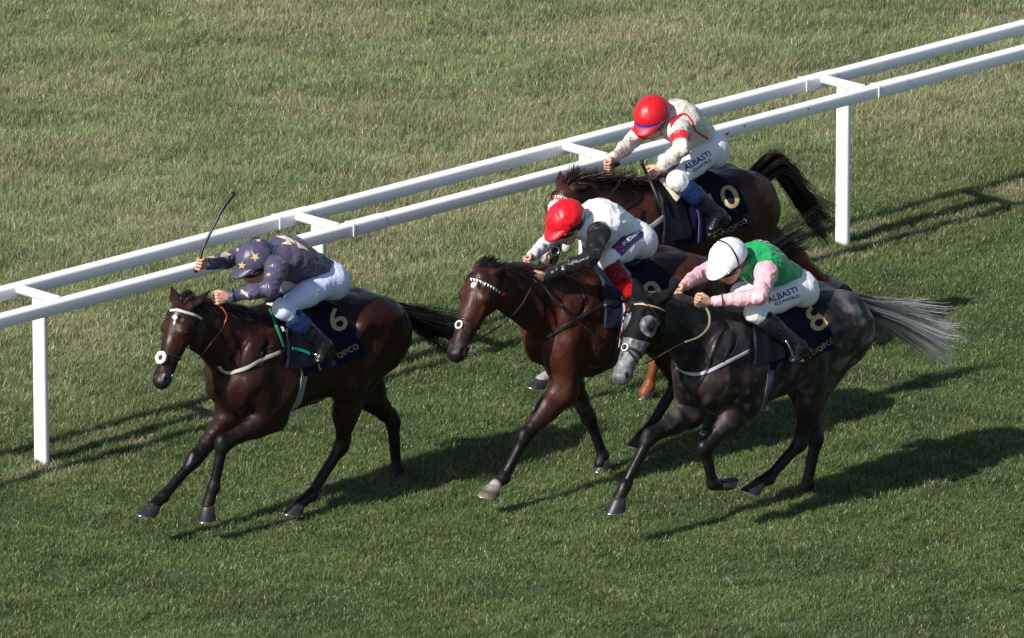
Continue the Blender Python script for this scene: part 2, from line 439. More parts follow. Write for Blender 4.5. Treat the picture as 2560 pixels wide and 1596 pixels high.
# ------------------------------------------------------------------ ground and turf
RD = np.array([math.cos(RAIL_AZ), math.sin(RAIL_AZ), 0])      # along the rail, away from the camera
RN = np.array([math.sin(RAIL_AZ), -math.cos(RAIL_AZ), 0])     # from the rail towards the track and the camera
ZV = np.array([0, 0, 1.])
def turf_color(nt, tc_out, blade=False):
    """colour that depends only on where on the turf one stands: rough dry sward behind the rail, greener track in front"""
    def noise_n(scale, detail=4, rough=.55, sx=(1, 1, 1)):
        mp = nt.nodes.new('ShaderNodeMapping'); mp.inputs['Scale'].default_value = sx; nt.links.new(tc_out, mp.inputs[0])
        n = nt.nodes.new('ShaderNodeTexNoise'); n.inputs['Scale'].default_value = scale; n.inputs['Detail'].default_value = detail
        n.inputs['Roughness'].default_value = rough; nt.links.new(mp.outputs[0], n.inputs['Vector']); return n.outputs[0]
    def mrange(src, a, b, c=0., d=1.):
        m = nt.nodes.new('ShaderNodeMapRange'); m.interpolation_type = 'SMOOTHSTEP'
        for i, v in enumerate((a, b, c, d)): m.inputs[i + 1].default_value = v
        nt.links.new(src, m.inputs[0]); return m.outputs[0]
    def math_n(op, a, b):
        m = nt.nodes.new('ShaderNodeMath'); m.operation = op
        for i, v in enumerate((a, b)):
            if isinstance(v, (int, float)): m.inputs[i].default_value = v
            else: nt.links.new(v, m.inputs[i])
        return m.outputs[0]
    dp = nt.nodes.new('ShaderNodeVectorMath'); dp.operation = 'DOT_PRODUCT'; nt.links.new(tc_out, dp.inputs[0]); dp.inputs[1].default_value = tuple(RN)
    behind = mrange(math_n('ADD', dp.outputs['Value'], math_n('MULTIPLY', noise_n(.9, 3), -1.2)), -.2, -3.2)   # 0 on the track .. 1 well behind the rail
    patch = noise_n(.55, 5, .6)
    fine = noise_n(3.2, 4, .6)
    dry = math_n('ADD', math_n('MULTIPLY', mrange(patch, .44, .60), .95), math_n('MULTIPLY', mrange(fine, .42, .68), .45))
    dryb = math_n('MULTIPLY', dry, mrange(behind, 0, 1, .0, .58))
    ab = nt.nodes.new('ShaderNodeMath'); ab.operation = 'ABSOLUTE'; nt.links.new(dp.outputs['Value'], ab.inputs[0])
    strip = math_n('MULTIPLY', mrange(ab.outputs[0], .55, .05), mrange(noise_n(1.7, 4), .45, .65))
    dryb = math_n('MAXIMUM', dryb, math_n('MULTIPLY', strip, .85))
    return behind, dryb, fine, patch, mrange, math_n, noise_n
def mixc(nt, fac, a, b, blend='MIX'):
    m = nt.nodes.new('ShaderNodeMix'); m.data_type = 'RGBA'; m.blend_type = blend
    for s, v in ((0, fac), (6, a), (7, b)):
        if isinstance(v, (int, float)): m.inputs[s].default_value = v
        elif isinstance(v, tuple): m.inputs[s].default_value = (*v, 1)
        else: nt.links.new(v, m.inputs[s])
    return m.outputs[2]
def grass_material():
    m = bpy.data.materials.new('grass_blades'); m.use_nodes = True; nt = m.node_tree; nt.nodes.clear()
    geo = nt.nodes.new('ShaderNodeNewGeometry')
    behind, dry, fine, patch, mrange, math_n, noise_n = turf_color(nt, geo.outputs['Position'])
    at = nt.nodes.new('ShaderNodeVertexColor'); at.layer_name = 'blade'
    sp = nt.nodes.new('ShaderNodeSeparateColor'); nt.links.new(at.outputs[0], sp.inputs[0])   # r random, g height, b random
    g_track = mixc(nt, sp.outputs[0], (.034, .074, .018), (.124, .196, .052))
    g_rough = mixc(nt, sp.outputs[0], (.115, .180, .066), (.370, .435, .220))
    g = mixc(nt, behind, g_track, g_rough)
    g = mixc(nt, mrange(fine, .3, .75), g, mixc(nt, .5, g, (.130, .195, .052)))
    lf = mrange(noise_n(.8, 5, .65, (1, 1.6, 1)), .36, .64); g = mixc(nt, 1.0, g, mixc(nt, lf, (.66, .72, .70), (1.22, 1.18, 1.12)), 'MULTIPLY')
    straw = mixc(nt, sp.outputs[2], (.36, .29, .19), (.62, .53, .38))
    thr = math_n('SUBTRACT', math_n('ADD', math_n('MULTIPLY', dry, .66), .045), sp.outputs[2])
    c = mixc(nt, mrange(thr, -.10, .06), g, straw)
    # highlights on some blade tips, painted in as a paler colour
    tip = math_n('MULTIPLY', mrange(sp.outputs[1], .55, 1.0), mrange(sp.outputs[0], .50, .9))
    c = mixc(nt, math_n('MULTIPLY', tip, .55), c, (.36, .44, .22))
    d = nt.nodes.new('ShaderNodeBsdfPrincipled'); d.inputs['Roughness'].default_value = .38; d.inputs['Specular IOR Level'].default_value = .5
    t = nt.nodes.new('ShaderNodeBsdfTranslucent'); mx = nt.nodes.new('ShaderNodeMixShader'); mx.inputs[0].default_value = .22
    nt.links.new(c, d.inputs['Base Color']); nt.links.new(c, t.inputs[0])
    o = nt.nodes.new('ShaderNodeOutputMaterial')
    nt.links.new(d.outputs[0], mx.inputs[1]); nt.links.new(t.outputs[0], mx.inputs[2]); nt.links.new(mx.outputs[0], o.inputs[0])
    return m
def ground_material():
    m = bpy.data.materials.new('turf_soil'); m.use_nodes = True; nt = m.node_tree; b = nt.nodes['Principled BSDF']
    geo = nt.nodes.new('ShaderNodeNewGeometry')
    behind, dry, fine, patch, mrange, math_n, noise_n = turf_color(nt, geo.outputs['Position'])
    c = mixc(nt, behind, (.032, .064, .018), (.085, .118, .050)); c = mixc(nt, math_n('MULTIPLY', dry, .5), c, (.17, .15, .09))
    c = mixc(nt, .35, c, mixc(nt, noise_n(60, 3), (.02, .035, .01), (.10, .16, .06)))
    nt.links.new(c, b.inputs['Base Color']); b.inputs['Roughness'].default_value = .95
    bp = nt.nodes.new('ShaderNodeBump'); bp.inputs['Distance'].default_value = .03; nt.links.new(noise_n(40, 4), bp.inputs['Height']); nt.links.new(bp.outputs[0], b.inputs['Normal'])
    return m
M_GRASS = grass_material(); M_GROUND = ground_material()
ground = mkobj('ground', [(-1500, -1500, 0), (1500, -1500, 0), (1500, 1500, 0), (-1500, 1500, 0)], [(0, 1, 2, 3)], M_GROUND, origin=(0, 0, 0), smooth=False, kind='structure')

def tuft(seed, n, rad, hmin, hmax, lay=.5):
    rng = np.random.RandomState(seed); V = []; Fc = []; C = []
    for i in range(n):
        a = rng.rand() * 6.283; r = rad * math.sqrt(rng.rand()); bx, by = r * math.cos(a), r * math.sin(a)
        h = rng.uniform(hmin, hmax); d = rng.rand() * 6.283; ln = lay * rng.uniform(.15, 1.0) * h; w = rng.uniform(.0024, .0043)
        wx, wy = -math.sin(d + rng.randn() * .9) * w / 2, math.cos(d + rng.randn() * .9) * w / 2
        c1, c2 = rng.rand(), rng.rand(); b = len(V)
        for t in (0, .5, 1):
            x = bx + math.cos(d) * ln * t ** 1.7; y = by + math.sin(d) * ln * t ** 1.7; z = h * (t - .18 * t * t) - .004; k = (1, .85, .18)[int(t * 2)]
            V += [(x - wx * k, y - wy * k, z), (x + wx * k, y + wy * k, z)]; C += [(c1, t, c2)] * 2
        Fc += [(b, b + 1, b + 3, b + 2), (b + 2, b + 3, b + 5, b + 4)]
    me = bpy.data.meshes.new('tuft'); me.from_pydata(V, [], Fc); me.materials.append(M_GRASS)
    ca = me.color_attributes.new('blade', 'FLOAT_COLOR', 'POINT')
    ca.data.foreach_set('color', np.concatenate([np.array(C), np.ones((len(C), 1))], 1).astype(np.float32).ravel())
    return bpy.data.objects.new('tuft', me)
tc_ = bpy.data.collections.new('tuft_shapes')
for s in range(7): tc_.objects.link(tuft(s, 80, .08, .020, .050, 1.0))
def grass_object(name, quads, density, smin, smax, coll, seed):
    V = [(x, y, 0.002) for q in quads for x, y in q]; Fc = [tuple(range(i * 4, i * 4 + 4)) for i in range(len(quads))]
    o = mkobj(name, V, Fc, M_GRASS, origin=(0, 0, 0), smooth=False, kind='stuff', label='short cut racecourse grass covering the whole ground, dry and pale behind the rail', cat='grass')
    ng = bpy.data.node_groups.new(name, 'GeometryNodeTree')
    ng.interface.new_socket('Geometry', in_out='INPUT', socket_type='NodeSocketGeometry'); ng.interface.new_socket('Geometry', in_out='OUTPUT', socket_type='NodeSocketGeometry')
    N = ng.nodes.new; gi = N('NodeGroupInput'); go = N('NodeGroupOutput')
    dpf = N('GeometryNodeDistributePointsOnFaces'); dpf.inputs['Density'].default_value = density; dpf.inputs['Seed'].default_value = seed
    ci = N('GeometryNodeCollectionInfo'); ci.inputs[0].default_value = coll; ci.inputs['Separate Children'].default_value = True
    ip = N('GeometryNodeInstanceOnPoints'); ip.inputs['Pick Instance'].default_value = True
    rv = N('FunctionNodeRandomValue'); rv.data_type = 'FLOAT_VECTOR'
    rv.inputs[0].default_value = (-.22, -.22, 0); rv.inputs[1].default_value = (.22, .22, 6.283)
    pn = N('GeometryNodeInputPosition'); nz_ = N('ShaderNodeTexNoise'); nz_.inputs['Scale'].default_value = 2.4; nz_.inputs['Detail'].default_value = 3
    mr = N('ShaderNodeMapRange'); mr.inputs[1].default_value = .3; mr.inputs[2].default_value = .7; mr.inputs[3].default_value = smin; mr.inputs[4].default_value = smax
    r2 = N('FunctionNodeRandomValue'); r2.data_type = 'FLOAT'; r2.inputs[2].default_value = .62; r2.inputs[3].default_value = 1.42
    mu = N('ShaderNodeMath'); mu.operation = 'MULTIPLY'; cx = N('ShaderNodeCombineXYZ')
    # taller and more tangled behind the rail
    dt = N('ShaderNodeVectorMath'); dt.operation = 'DOT_PRODUCT'; dt.inputs[1].default_value = tuple(RN)
    m2 = N('ShaderNodeMapRange'); m2.inputs[1].default_value = .6; m2.inputs[2].default_value = -2.0; m2.inputs[3].default_value = .85; m2.inputs[4].default_value = 1.45
    mu2 = N('ShaderNodeMath'); mu2.operation = 'MULTIPLY'
    L_ = ng.links.new
    L_(gi.outputs[0], dpf.inputs[0]); L_(dpf.outputs['Points'], ip.inputs['Points']); L_(ci.outputs[0], ip.inputs['Instance'])
    L_(rv.outputs[0], ip.inputs['Rotation']); L_(pn.outputs[0], nz_.inputs['Vector']); L_(nz_.outputs[0], mr.inputs[0]); L_(mr.outputs[0], mu.inputs[0]); L_(r2.outputs[1], mu.inputs[1])
    L_(pn.outputs[0], dt.inputs[0]); L_(dt.outputs['Value'], m2.inputs[0]); L_(m2.outputs[0], mu2.inputs[0]); L_(mu.outputs[0], mu2.inputs[1])
    cx.inputs[0].default_value = 1.0; cx.inputs[1].default_value = 1.0; L_(mu2.outputs[0], cx.inputs[2]); L_(cx.outputs[0], ip.inputs['Scale'])
    L_(ip.outputs[0], go.inputs[0])
    md = o.modifiers.new('scatter', 'NODES'); md.node_group = ng
    return o
grass_object('grass', [[(-4.5, -6), (11, -6), (11, 13.5), (-4.5, 13.5)]], 300, .62, 1.5, tc_, 3)

# ------------------------------------------------------------------ running rail
M_PVC = mat('white_pvc', (.84, .85, .88), rough=.32, spec=.5, var=(1.3, .03))
M_PVC2 = mat('white_pvc_post', (.80, .80, .80), rough=.42, var=(2, .04))
M_DIRT = mat('mud_mark', (.02, .02, .015), rough=.9)
LSEP, HB, HF = .466, 1.143, 1.152
def profile(hw, hh, rt, rb, n=6):
    P = []
    for (cx, cz, r, a0) in ((hw - rt, hh - rt, rt, 0), (-hw + rt, hh - rt, rt, 90), (-hw + rb, -hh + rb, rb, 180), (hw - rb, -hh + rb, rb, 270)):
        for i in range(n + 1):
            a = R(a0 + 90 * i / n); P.append((cx + r * math.cos(a), cz + r * math.sin(a)))
    return P
def extrude(P, a, b, X, Y, cap=True):
    V = [np.array(a) + X * x + Y * y for x, y in P] + [np.array(b) + X * x + Y * y for x, y in P]; n = len(P)
    Fc = [(i, (i + 1) % n, n + (i + 1) % n, n + i) for i in range(n)]
    if cap: Fc += [tuple(range(n))[::-1], tuple(range(n, 2 * n))]
    return V, Fc
rail = empty('running_rail', (0, 0, 0), label='white plastic double running rail on posts crossing the grass behind the horses', cat='rail')
S0 = .0; PS = 2.4
def rail_pt(s, side, h=None):
    return RD * s + RN * (LSEP * .45 if side > 0 else -LSEP * .55) + ZV * ((HF if side > 0 else HB) if h is None else h)
PR = profile(.042, .043, .018, .010)
PS_ = profile(.0455, .0465, .020, .012)
def sm(o):
    o.data.polygons.foreach_set('use_smooth', [True] * len(o.data.polygons))
    try:
        o.data.set_sharp_from_angle(angle=R(40))
    except Exception: pass
    return o
for side in (1, -1):
    joints = [x_ + (.19 if side > 0 else -.06) for x_ in (-12.0, -7.2, -2.4, 2.4, 7.2, 12.0, 16.8, 21.6)]
    starts = [-16.0] + joints; ends = joints + [26.0]
    for a, b in zip(starts, ends):
        V, Fc = extrude(PR, rail_pt(a + .004, side), rail_pt(b - .004, side), RN, ZV); sm(mkobj('rail_tube', V, Fc, M_PVC, rail))
    for j in joints:
        V, Fc = extrude(PS_, rail_pt(j - .10, side), rail_pt(j + .18, side), RN, ZV); sl_o = sm(mkobj('joint_sleeve', V, Fc, M_PVC, rail))
        PR3 = profile(.0485, .0495, .022, .014)
        V, Fc = extrude(PR3, rail_pt(j - .108, side), rail_pt(j - .094, side), RN, ZV); sm(mkobj('sleeve_ring', V, Fc, M_PVC2, rail))
for k in range(-6, 11):
    s = k * PS
    a = rail_pt(s, -1) + RN * .028 + ZV * .012; b = rail_pt(s, 1) - RN * .012 + ZV * .022
    V, Fc = tube([a, a + (b - a) * .02, b], [.026, .033, .034], 16); sm(mkobj('cross_arm', V, Fc, M_PVC2, rail))
    pb = RD * s + RN * (-.01); 
    V, Fc = extrude(profile(.060, .024, .017, .017), pb - ZV * .25, pb + ZV * (HB + .02), RN, RD); sm(mkobj('post', V, Fc, M_PVC2, rail))
# mud specks on the front rail
for i, (s_, z_, w_) in enumerate(((6.02, .012, .012), (6.10, -.002, .007), (5.86, -.012, .016), (6.62, .012, .012), (4.4, .005, .007), (2.9, .0, .006))):
    c = rail_pt(s_, 1) + RN * .0435 + ZV * z_; rr = random.Random(i); q = []
    for j in range(8):
        a = j * math.pi / 4; r_ = w_ * rr.uniform(.4, 1); q.append(c + RD * r_ * math.cos(a) + ZV * r_ * .8 * math.sin(a))
    mkobj('mud_fleck', q, [tuple(range(8))], M_DIRT, rail, smooth=False)

# ------------------------------------------------------------------ horses
HF_ = -RD; HL = RN                   # every horse gallops along the rail, its left side towards the camera
TRUNK = [(.40, 1.13, 1.00, .04), (.345, 1.25, .88, .12), (.24, 1.37, .775, .185), (.10, 1.445, .72, .225), (-.04, 1.455, .715, .25),
         (-.17, 1.435, .725, .268), (-.35, 1.395, .745, .278), (-.55, 1.395, .795, .27), (-.72, 1.40, .855, .255), (-.86, 1.375, .90, .245),
         (-.97, 1.31, .90, .22), (-1.06, 1.22, .96, .165), (-1.12, 1.12, 1.02, .08)]
def ik(a, b, l1, l2, bend):
    """middle joint between a and b in the plane holding the bend direction"""
    d = b - a; D = np.linalg.norm(d); l1, l2 = (l1, l2) if D < l1 + l2 - .004 else (l1 * D / (l1 + l2) * 1.003, l2 * D / (l1 + l2) * 1.003)
    x = (l1 * l1 - l2 * l2 + D * D) / (2 * D); h = math.sqrt(max(l1 * l1 - x * x, 0)); u = d / D
    bv_ = np.array(bend, float); bv_ = nz(bv_ - u * (bv_ @ u)); return a + u * x + bv_ * h

class Horse: pass
def build_horse(H):
    """H: dict with pixel landmarks of the pose"""
    h = Horse(); zw = H['zw']; wx, wy = H['withers']
    d = ray(wx, wy); q = CAM + d * ((zw - CAM[2]) / d[2]); O = np.array([q[0], q[1], 0.]); h.O = O
    FR = np.stack([HF_, HL, ZV])
    loc = lambda p: FR @ (np.asarray(p) - O)
    wld = lambda p: O + np.asarray(p) @ FR
    h.loc, h.wld = loc, wld
    P = lambda px, py, lat: loc(on_plane(px, py, O + HL * lat, HL))
    h.P = P
    B = Body(); dz = zw - 1.47
    UX = np.array([1., 0, 0]); UL = np.array([0, 1., 0]); UZ = np.array([0, 0, 1.])
    BODY = (0., 0., 0.)       # tags: (dark point, dark topline, head)
    B.loft([(u, t + dz * .8, b + dz, w) for u, t, b, w in TRUNK], k=.05, tagv=(0, 0, 0, 0))
    Z = lambda z: z + dz
    # withers, back, croup muscles
    B.cone((.10, 0, Z(1.33)), (-.22, 0, Z(1.375)), .085, .06, k=.06, tagv=(0, .5, 0, 0))
    for s in (1, -1):
        B.ell((-.78, s * .125, Z(1.19)), (.27, .150, .20), k=.06, tagv=(0, 0, 0, 0))                       # gluteals
        B.ell((-.93, s * .13, Z(1.08)), (.15, .11, .20), k=.06, tagv=(0, 0, 0, 0))                       # hamstrings
        B.ell((.13, s * .165, Z(1.12)), (.19, .075, .26), axes=[(.75, 0, -.66), (0, 1, 0), (.66, 0, .75)], k=.05, tagv=(0, 0, 0, 0))   # shoulder
        B.ell((.30, s * .085, Z(.99)), (.11, .085, .15), k=.045, tagv=(0, 0, 0, 0))                        # pectorals
        B.ell((.0, s * .19, Z(.97)), (.16, .07, .15), axes=[(.6, 0, .8), (0, 1, 0), (-.8, 0, .6)], k=.05, tagv=(0, 0, 0, 0))       # triceps
        B.cone((.02, s * .12, Z(1.36)), (.27, s * .165, Z(1.06)), .03, .03, k=.06, tagv=(0, 0, 0, 0))      # spine of the shoulder blade
        B.cone((-.62, s * .23, Z(1.25)), (-.74, s * .215, Z(1.0)), .05, .05, k=.08, tagv=(0, 0, 0, 0))       # point of hip to flank
    for s in (1, -1):
        B.cone((.12, s * .21, Z(1.34)), (.36, s * .18, Z(1.04)), .008, .012, k=.045, sub=True)
        B.cone((-.115, s * .292, Z(1.24)), (-.10, s * .288, Z(.88)), .010, .016, k=.04, sub=True)
        B.cone((-.99, s * .215, Z(1.26)), (-.88, s * .275, Z(.98)), .014, .020, k=.035, sub=True)
        B.ell((-.63, s * .315, Z(1.10)), (.085, .045, .15), k=.06, sub=True)
    # neck
    poll = P(*H['poll'], 0.); h.poll = poll
    nb = np.array([.13, 0, Z(1.19)]); ne = poll + np.array([-.055, 0, -.095])
    ts = [0, .22, .45, .7, 1.0]; rs = [.265, .212, .172, .142, .108]; fs = [.60, .50, .46, .48, .60]
    arch = H.get('arch', .015)
    npt = [nb + (ne - nb) * t + np.array([0, 0, 1]) * arch * math.sin(math.pi * t) for t in ts]
    for i in range(4):
        B.cone(npt[i], npt[i + 1], rs[i], rs[i + 1], k=.05, flat=UL, ff=fs[i], fb=fs[i + 1], tagv=(0, .12, 0, 0))
    axn = nz(ne - nb); nup = np.array([-axn[2], 0, axn[0]])
    crest = [npt[i] + nup * (rs[i] - .03) for i in range(5)]
    crest[0] = np.array([.02, 0, Z(1.44)])
    for i in range(4): B.cone(crest[i], crest[i + 1], .033, .036, k=.045, tagv=(0, .9, 0, 0))
    h.crest = crest; h.npt = npt; h.nup = nup
    for s in (1, -1):       # neck muscle and jugular groove
        B.cone(npt[0] + nup * .04 + UL * s * .085, npt[3] + nup * .03 + UL * s * .03, .055, .04, k=.07, tagv=(0, .1, 0, 0))
        B.cone(npt[0] - nup * .19 + UL * s * .03, npt[4] - nup * .06 + UL * s * .03, .06, .045, k=.05, tagv=(0, .2, 0, 0))
    # head
    yaw = R(H.get('yaw', 14)); Fy = np.array([math.cos(yaw), math.sin(yaw), 0])
    W = np.array([-math.sin(yaw), math.cos(yaw), 0])
    if 'roll' in H:
        W = nz(W + np.array([0, 0, math.sin(R(H['roll']))]))
    nW = nz(HF_ * W[0] + HL * W[1] + ZV * W[2])
    mz = loc(on_plane(*H['muzzle'], wld(poll), nW))
    A = nz(mz - poll); hl = np.linalg.norm(mz - poll); N = np.cross(W, A); N = nz(N)
    if N @ np.array([1, 0, .6]) < 0: N = -N
    sc = hl / .575; h.hl = hl
    hp = lambda s, n, w=0.: poll + (A * s + N * n + W * w) * sc
    h.hp, h.A, h.N, h.W, h.sc = hp, A, N, W, sc
    st = [(0., -.02, .072, 1.08), (.10, -.015, .098, 1.0), (.19, -.018, .103, .97), (.29, -.006, .083, .92), (.40, -.004, .064, .92), (.50, -.004, .055, 1.04), (.555, -.006, .052, 1.06)]
    for a, b in zip(st[:-1], st[1:]):
        B.cone(hp(a[0], a[1]), hp(b[0], b[1]), a[2] * sc, b[2] * sc, k=.022, flat=W, ff=a[3], fb=b[3],
               tagv=(0, .1, 1, 0) if a[0] < .45 else (.9, .1, 1, 1))
    B.cone(hp(.06, .055), hp(.47, .030), .042 * sc, .025 * sc, k=.03, flat=W, ff=1.35, fb=1.1, tagv=(0, 0, 1, 0))                 # flat front of the face
    B.cone(hp(.20, -.075), hp(.50, -.036), .032 * sc, .022 * sc, k=.03, tagv=(.2, 0, 1, 0))                                       # lower jaw
    for s in (1, -1):
        B.ell(hp(.150, -.052, s * .058), np.array([.110, .086, .034]) * sc, axes=[A, N, W], k=.025, tagv=(0, .1, 1, 0))           # jowl
        B.ell(hp(.185, .040, s * .082), np.array([.042, .030, .026]) * sc, axes=[A, N, W], k=.018, tagv=(.1, 0, 1, 0))            # eye socket
        B.cone(hp(.15, .062, s * .056), hp(.20, .060, s * .074), .020 * sc, .016 * sc, k=.016, tagv=(0, 0, 1, 0))                 # brow
        B.cone(hp(.21, .012, s * .088), hp(.36, .004, s * .060), .014 * sc, .009 * sc, k=.018, tagv=(0, 0, 1, 0))                 # facial crest
        B.ell(hp(.530, .014, s * .042), np.array([.044, .036, .030]) * sc, axes=[A, N, W], k=.018, tagv=(1, 0, 1, 1))             # nostril wing
        B.ell(hp(.542, .028, s * .062), np.array([.030, .016, .018]) * sc, axes=[nz(A - N * .5), nz(N + A * .5), W], k=.010, sub=True)
        B.ell(hp(.120, .078, s * .050), np.array([.022, .012, .014]) * sc, axes=[A, N, W], k=.015, sub=True)                      # hollow over the eye
    B.ell(hp(.562, .012), np.array([.032, .040, .046]) * sc, axes=[A, N, W], k=.022, tagv=(1, 0, 1, 1))                           # upper lip
    B.ell(hp(.535, -.045), np.array([.036, .024, .030]) * sc, axes=[A, N, W], k=.012, tagv=(1, 0, 1, 1))                          # lower lip
    B.cone(hp(.585, -.026, -.04), hp(.585, -.026, .04), .006, .006, k=.006, sub=True)
    for s in (1, -1):
        B.cone(hp(.585, -.026, s * .035), hp(.49, -.027, s * .052), .006, .005, k=.006, sub=True)                                 # mouth
    # ears
    h.ears = []
    for s, key in ((1, 'ear_near'), (-1, 'ear_far')):
        base = hp(.012, .022, s * .058); tip = loc(on_sphere(*H[key], wld(base), .185 * sc, far=True)); ax = nz(tip - base)
        side = nz(W * s - ax * (W @ ax) * s); outw = nz(np.cross(ax, side)); 
        if outw @ N < 0: outw = -outw
        mid = base + (tip - base) * .42 + outw * -.006
        B.cone(base, mid, .031 * sc, .036 * sc, k=.016, flat=outw, ff=.8, fb=.6, tagv=(.15, .2, 1, 0))
        B.cone(mid, tip, .036 * sc, .007, k=.010, flat=outw, ff=.62, fb=.8, tagv=(.5, .3, 1, 0))
        B.cone(base + (tip - base) * .22 + outw * .026, base + (tip - base) * .82 + outw * .014, .015 * sc, .006, k=.008, sub=True)
        h.ears.append((base, tip, outw))
    # legs
    LEG = (1, 0, 0, 0); h.hooves = []
    for s, key in ((1, 'near_fore'), (-1, 'far_fore')):
        kx, ky, fx, fy, cx, cy, tx, ty, ex, ey = H[key]
        knee = P(kx, ky, s * .115); fet = P(fx, fy, s * .105); cor = P(cx, cy, s * .10); toe = P(tx, ty, s * .10); heel = P(ex, ey, s * .10)
        sh = np.array([.27, s * .155, Z(1.04)]); 
        elb = ik(sh, knee, .33, .40, (-1, 0, -.3))
        elb[1] = s * .15
        B.cone(sh, elb, .088, .086, k=.07, tagv=(0, 0, 0, 0))
        m = elb + (knee - elb) * .35
        B.cone(elb, m, .096, .078, k=.05, flat=UL, ff=.80, tagv=(0, 0, 0, 0)); B.cone(m, elb + (knee - elb) * .86, .078, .047, k=.03, flat=UL, ff=.82, tagv=(.35, 0, 0, 0))
        B.cone(elb + (knee - elb) * .84, knee + (fet - knee) * .1, .047, .045, k=.025, tagv=(1, 0, 0, 0))
        B.ell(knee + nz(np.cross(knee - elb, UL)) * 0.004, (.053, .047, .060), k=.02, tagv=LEG)
        cn = nz(fet - knee); back = np.cross(cn, UL); back = back if back[0] < 0 else -back
        B.cone(knee + (fet - knee) * .08, fet, .034, .029, k=.02, tagv=LEG)
        B.cone(knee + (fet - knee) * .12 + back * .025, fet + back * .016, .020, .023, k=.012, tagv=LEG)       # tendon
        B.ell(fet + back * .008, (.044, .040, .044), k=.016, tagv=LEG)
        B.cone(fet, cor, .034, .041, k=.018, tagv=LEG)
        h.hooves.append((cor, toe, heel, H.get(key + '_white', 0)))
        setattr(h, key, (elb, knee, fet, cor))
    for s, key in ((1, 'near_hind'), (-1, 'far_hind')):
        kx, ky, fx, fy, cx, cy, tx, ty, ex, ey = H[key]
        hock = P(kx, ky, s * .135); fet = P(fx, fy, s * .12); cor = P(cx, cy, s * .115); toe = P(tx, ty, s * .115); heel = P(ex, ey, s * .115)
        hip = np.array([-.86, s * .14, Z(1.12)]); sti = ik(hip, hock, .40, .44, (1, 0, .1))
        sti[1] = s * .185
        B.cone(hip, sti, .165, .110, k=.06, flat=UL, ff=.72, fb=.72, tagv=(0, 0, 0, 0))
        B.cone(np.array([-.98, s * .12, Z(1.08)]), hock + (sti - hock) * .45 + np.array([-.02, 0, 0]), .10, .050, k=.06, flat=UL, ff=.75, tagv=(0, 0, 0, 0))
        m = sti + (hock - sti) * .40
        B.cone(sti, m, .112, .086, k=.05, flat=UL, ff=.72, tagv=(.0, 0, 0, 0)); B.cone(m, sti + (hock - sti) * .88, .086, .046, k=.035, flat=UL, ff=.75, tagv=(.3, 0, 0, 0))
        g = nz(hock - sti); bk = np.cross(g, UL); bk = bk if bk[0] < 0 else -bk
        cn = nz(fet - hock); back = np.cross(cn, UL); back = back if back[0] < 0 else -back
        poh = hock + bk * .045 - g * .045 - np.array([0, 0, 0])
        B.cone(sti + (hock - sti) * .55 + bk * .05, poh, .022, .019, k=.02, tagv=(.7, 0, 0, 0))                   # Achilles
        B.cone(poh, hock + back * .022 + cn * .05, .024, .022, k=.022, tagv=LEG)
        B.ell(hock, (.054, .047, .062), k=.022, tagv=LEG)
        B.cone(hock, fet, .040, .032, k=.022, tagv=LEG); B.cone(hock + (fet - hock) * .15 + back * .018, fet + back * .014, .020, .021, k=.012, tagv=LEG)
        B.ell(fet + back * .008, (.046, .040, .046), k=.016, tagv=LEG)
        B.cone(fet, cor, .036, .042, k=.018, tagv=LEG)
        h.hooves.append((cor, toe, heel, H.get(key + '_white', 0)))
        setattr(h, key, (sti, hock, fet, cor))
    # dock of the tail
    tp = [loc(on_plane(x, y, O + HL * lt, HL)) for x, y, lt in H['tail']]
    t0 = np.array([-1.02, 0, Z(1.27)]) ; h.tail = [t0] + tp
    B.cone(t0, tp[0], .045, .035, k=.04, tagv=(.6, .9, 0, 0))
    h.top0 = Z(1.2)
    V, Q = B.mesh(.0088); V = smoothmesh(V, Q, 2, .45)
    T = B.tagw(V)
    h.T = T
    Nn = normals(V, Q); am = np.where(T[:, 0] > .5, .0012, np.where(T[:, 2] > .5, .0018, .0085)); disp = np.empty(len(V)); sd_ = H.get('seed', 1) * 1.7
    for i, v_ in enumerate(V):
        p_ = Vector((v_[0] * 5.5 + v_[2] * 2.0, v_[1] * 5 + sd_, v_[2] * 3.2)); x_ = noise.noise(p_); disp[i] = 1 - 2.6 * abs(x_) + .5 * noise.noise(p_ * 2.6)
    rib = .0032 * np.sin((V[:, 0] + .22 * V[:, 2]) * 2 * math.pi / .062) * np.exp(-((V[:, 0] + .38) / .17) ** 2) * np.exp(-((V[:, 2] - Z(1.04)) / .16) ** 2) * (np.abs(V[:, 1]) > .15)
    V = V + Nn * (disp * am + rib)[:, None]
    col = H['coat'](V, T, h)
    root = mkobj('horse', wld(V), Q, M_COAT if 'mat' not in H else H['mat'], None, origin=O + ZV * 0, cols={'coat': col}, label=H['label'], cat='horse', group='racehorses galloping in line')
    h.root = root; h.V, h.Q, h.Nm = V, Q, normals(V, Q)
    # eyes
    for s in (1, -1):
        v, f = uvsphere(wld(hp(.188, .040, s * .096)), .0205 * sc, nu=12, nv=8); mkobj('eye', v, f, M_EYE, root)
    # hooves with shoes
    for (cor, toe, heel, wh) in h.hooves:
        c, t, e = wld(cor), wld(toe), wld(heel); fx = nz(t - e); lat = HL; up = nz(np.cross(lat, fx)); 
        if up @ (c - (t + e) / 2) < 0: up = -up
        sole = (t + e) / 2; Ls = max(np.linalg.norm(t - e), .115) / 2; Ls = min(max(Ls, .064), .074); sole = t - fx * Ls; V_ = []; F_ = []; nn = 18
        top = c; hh = (top - sole) @ up
        if hh < .045: top = sole + up * .06 - fx * .012
        rings = [(sole, Ls, .060), (sole * .97 + top * .03 , Ls * 1.0, .060), (sole * .5 + top * .5, Ls * .84, .053), (sole * .08 + top * .92, Ls * .70, .047), (top + up * .012, Ls * .55, .038)]
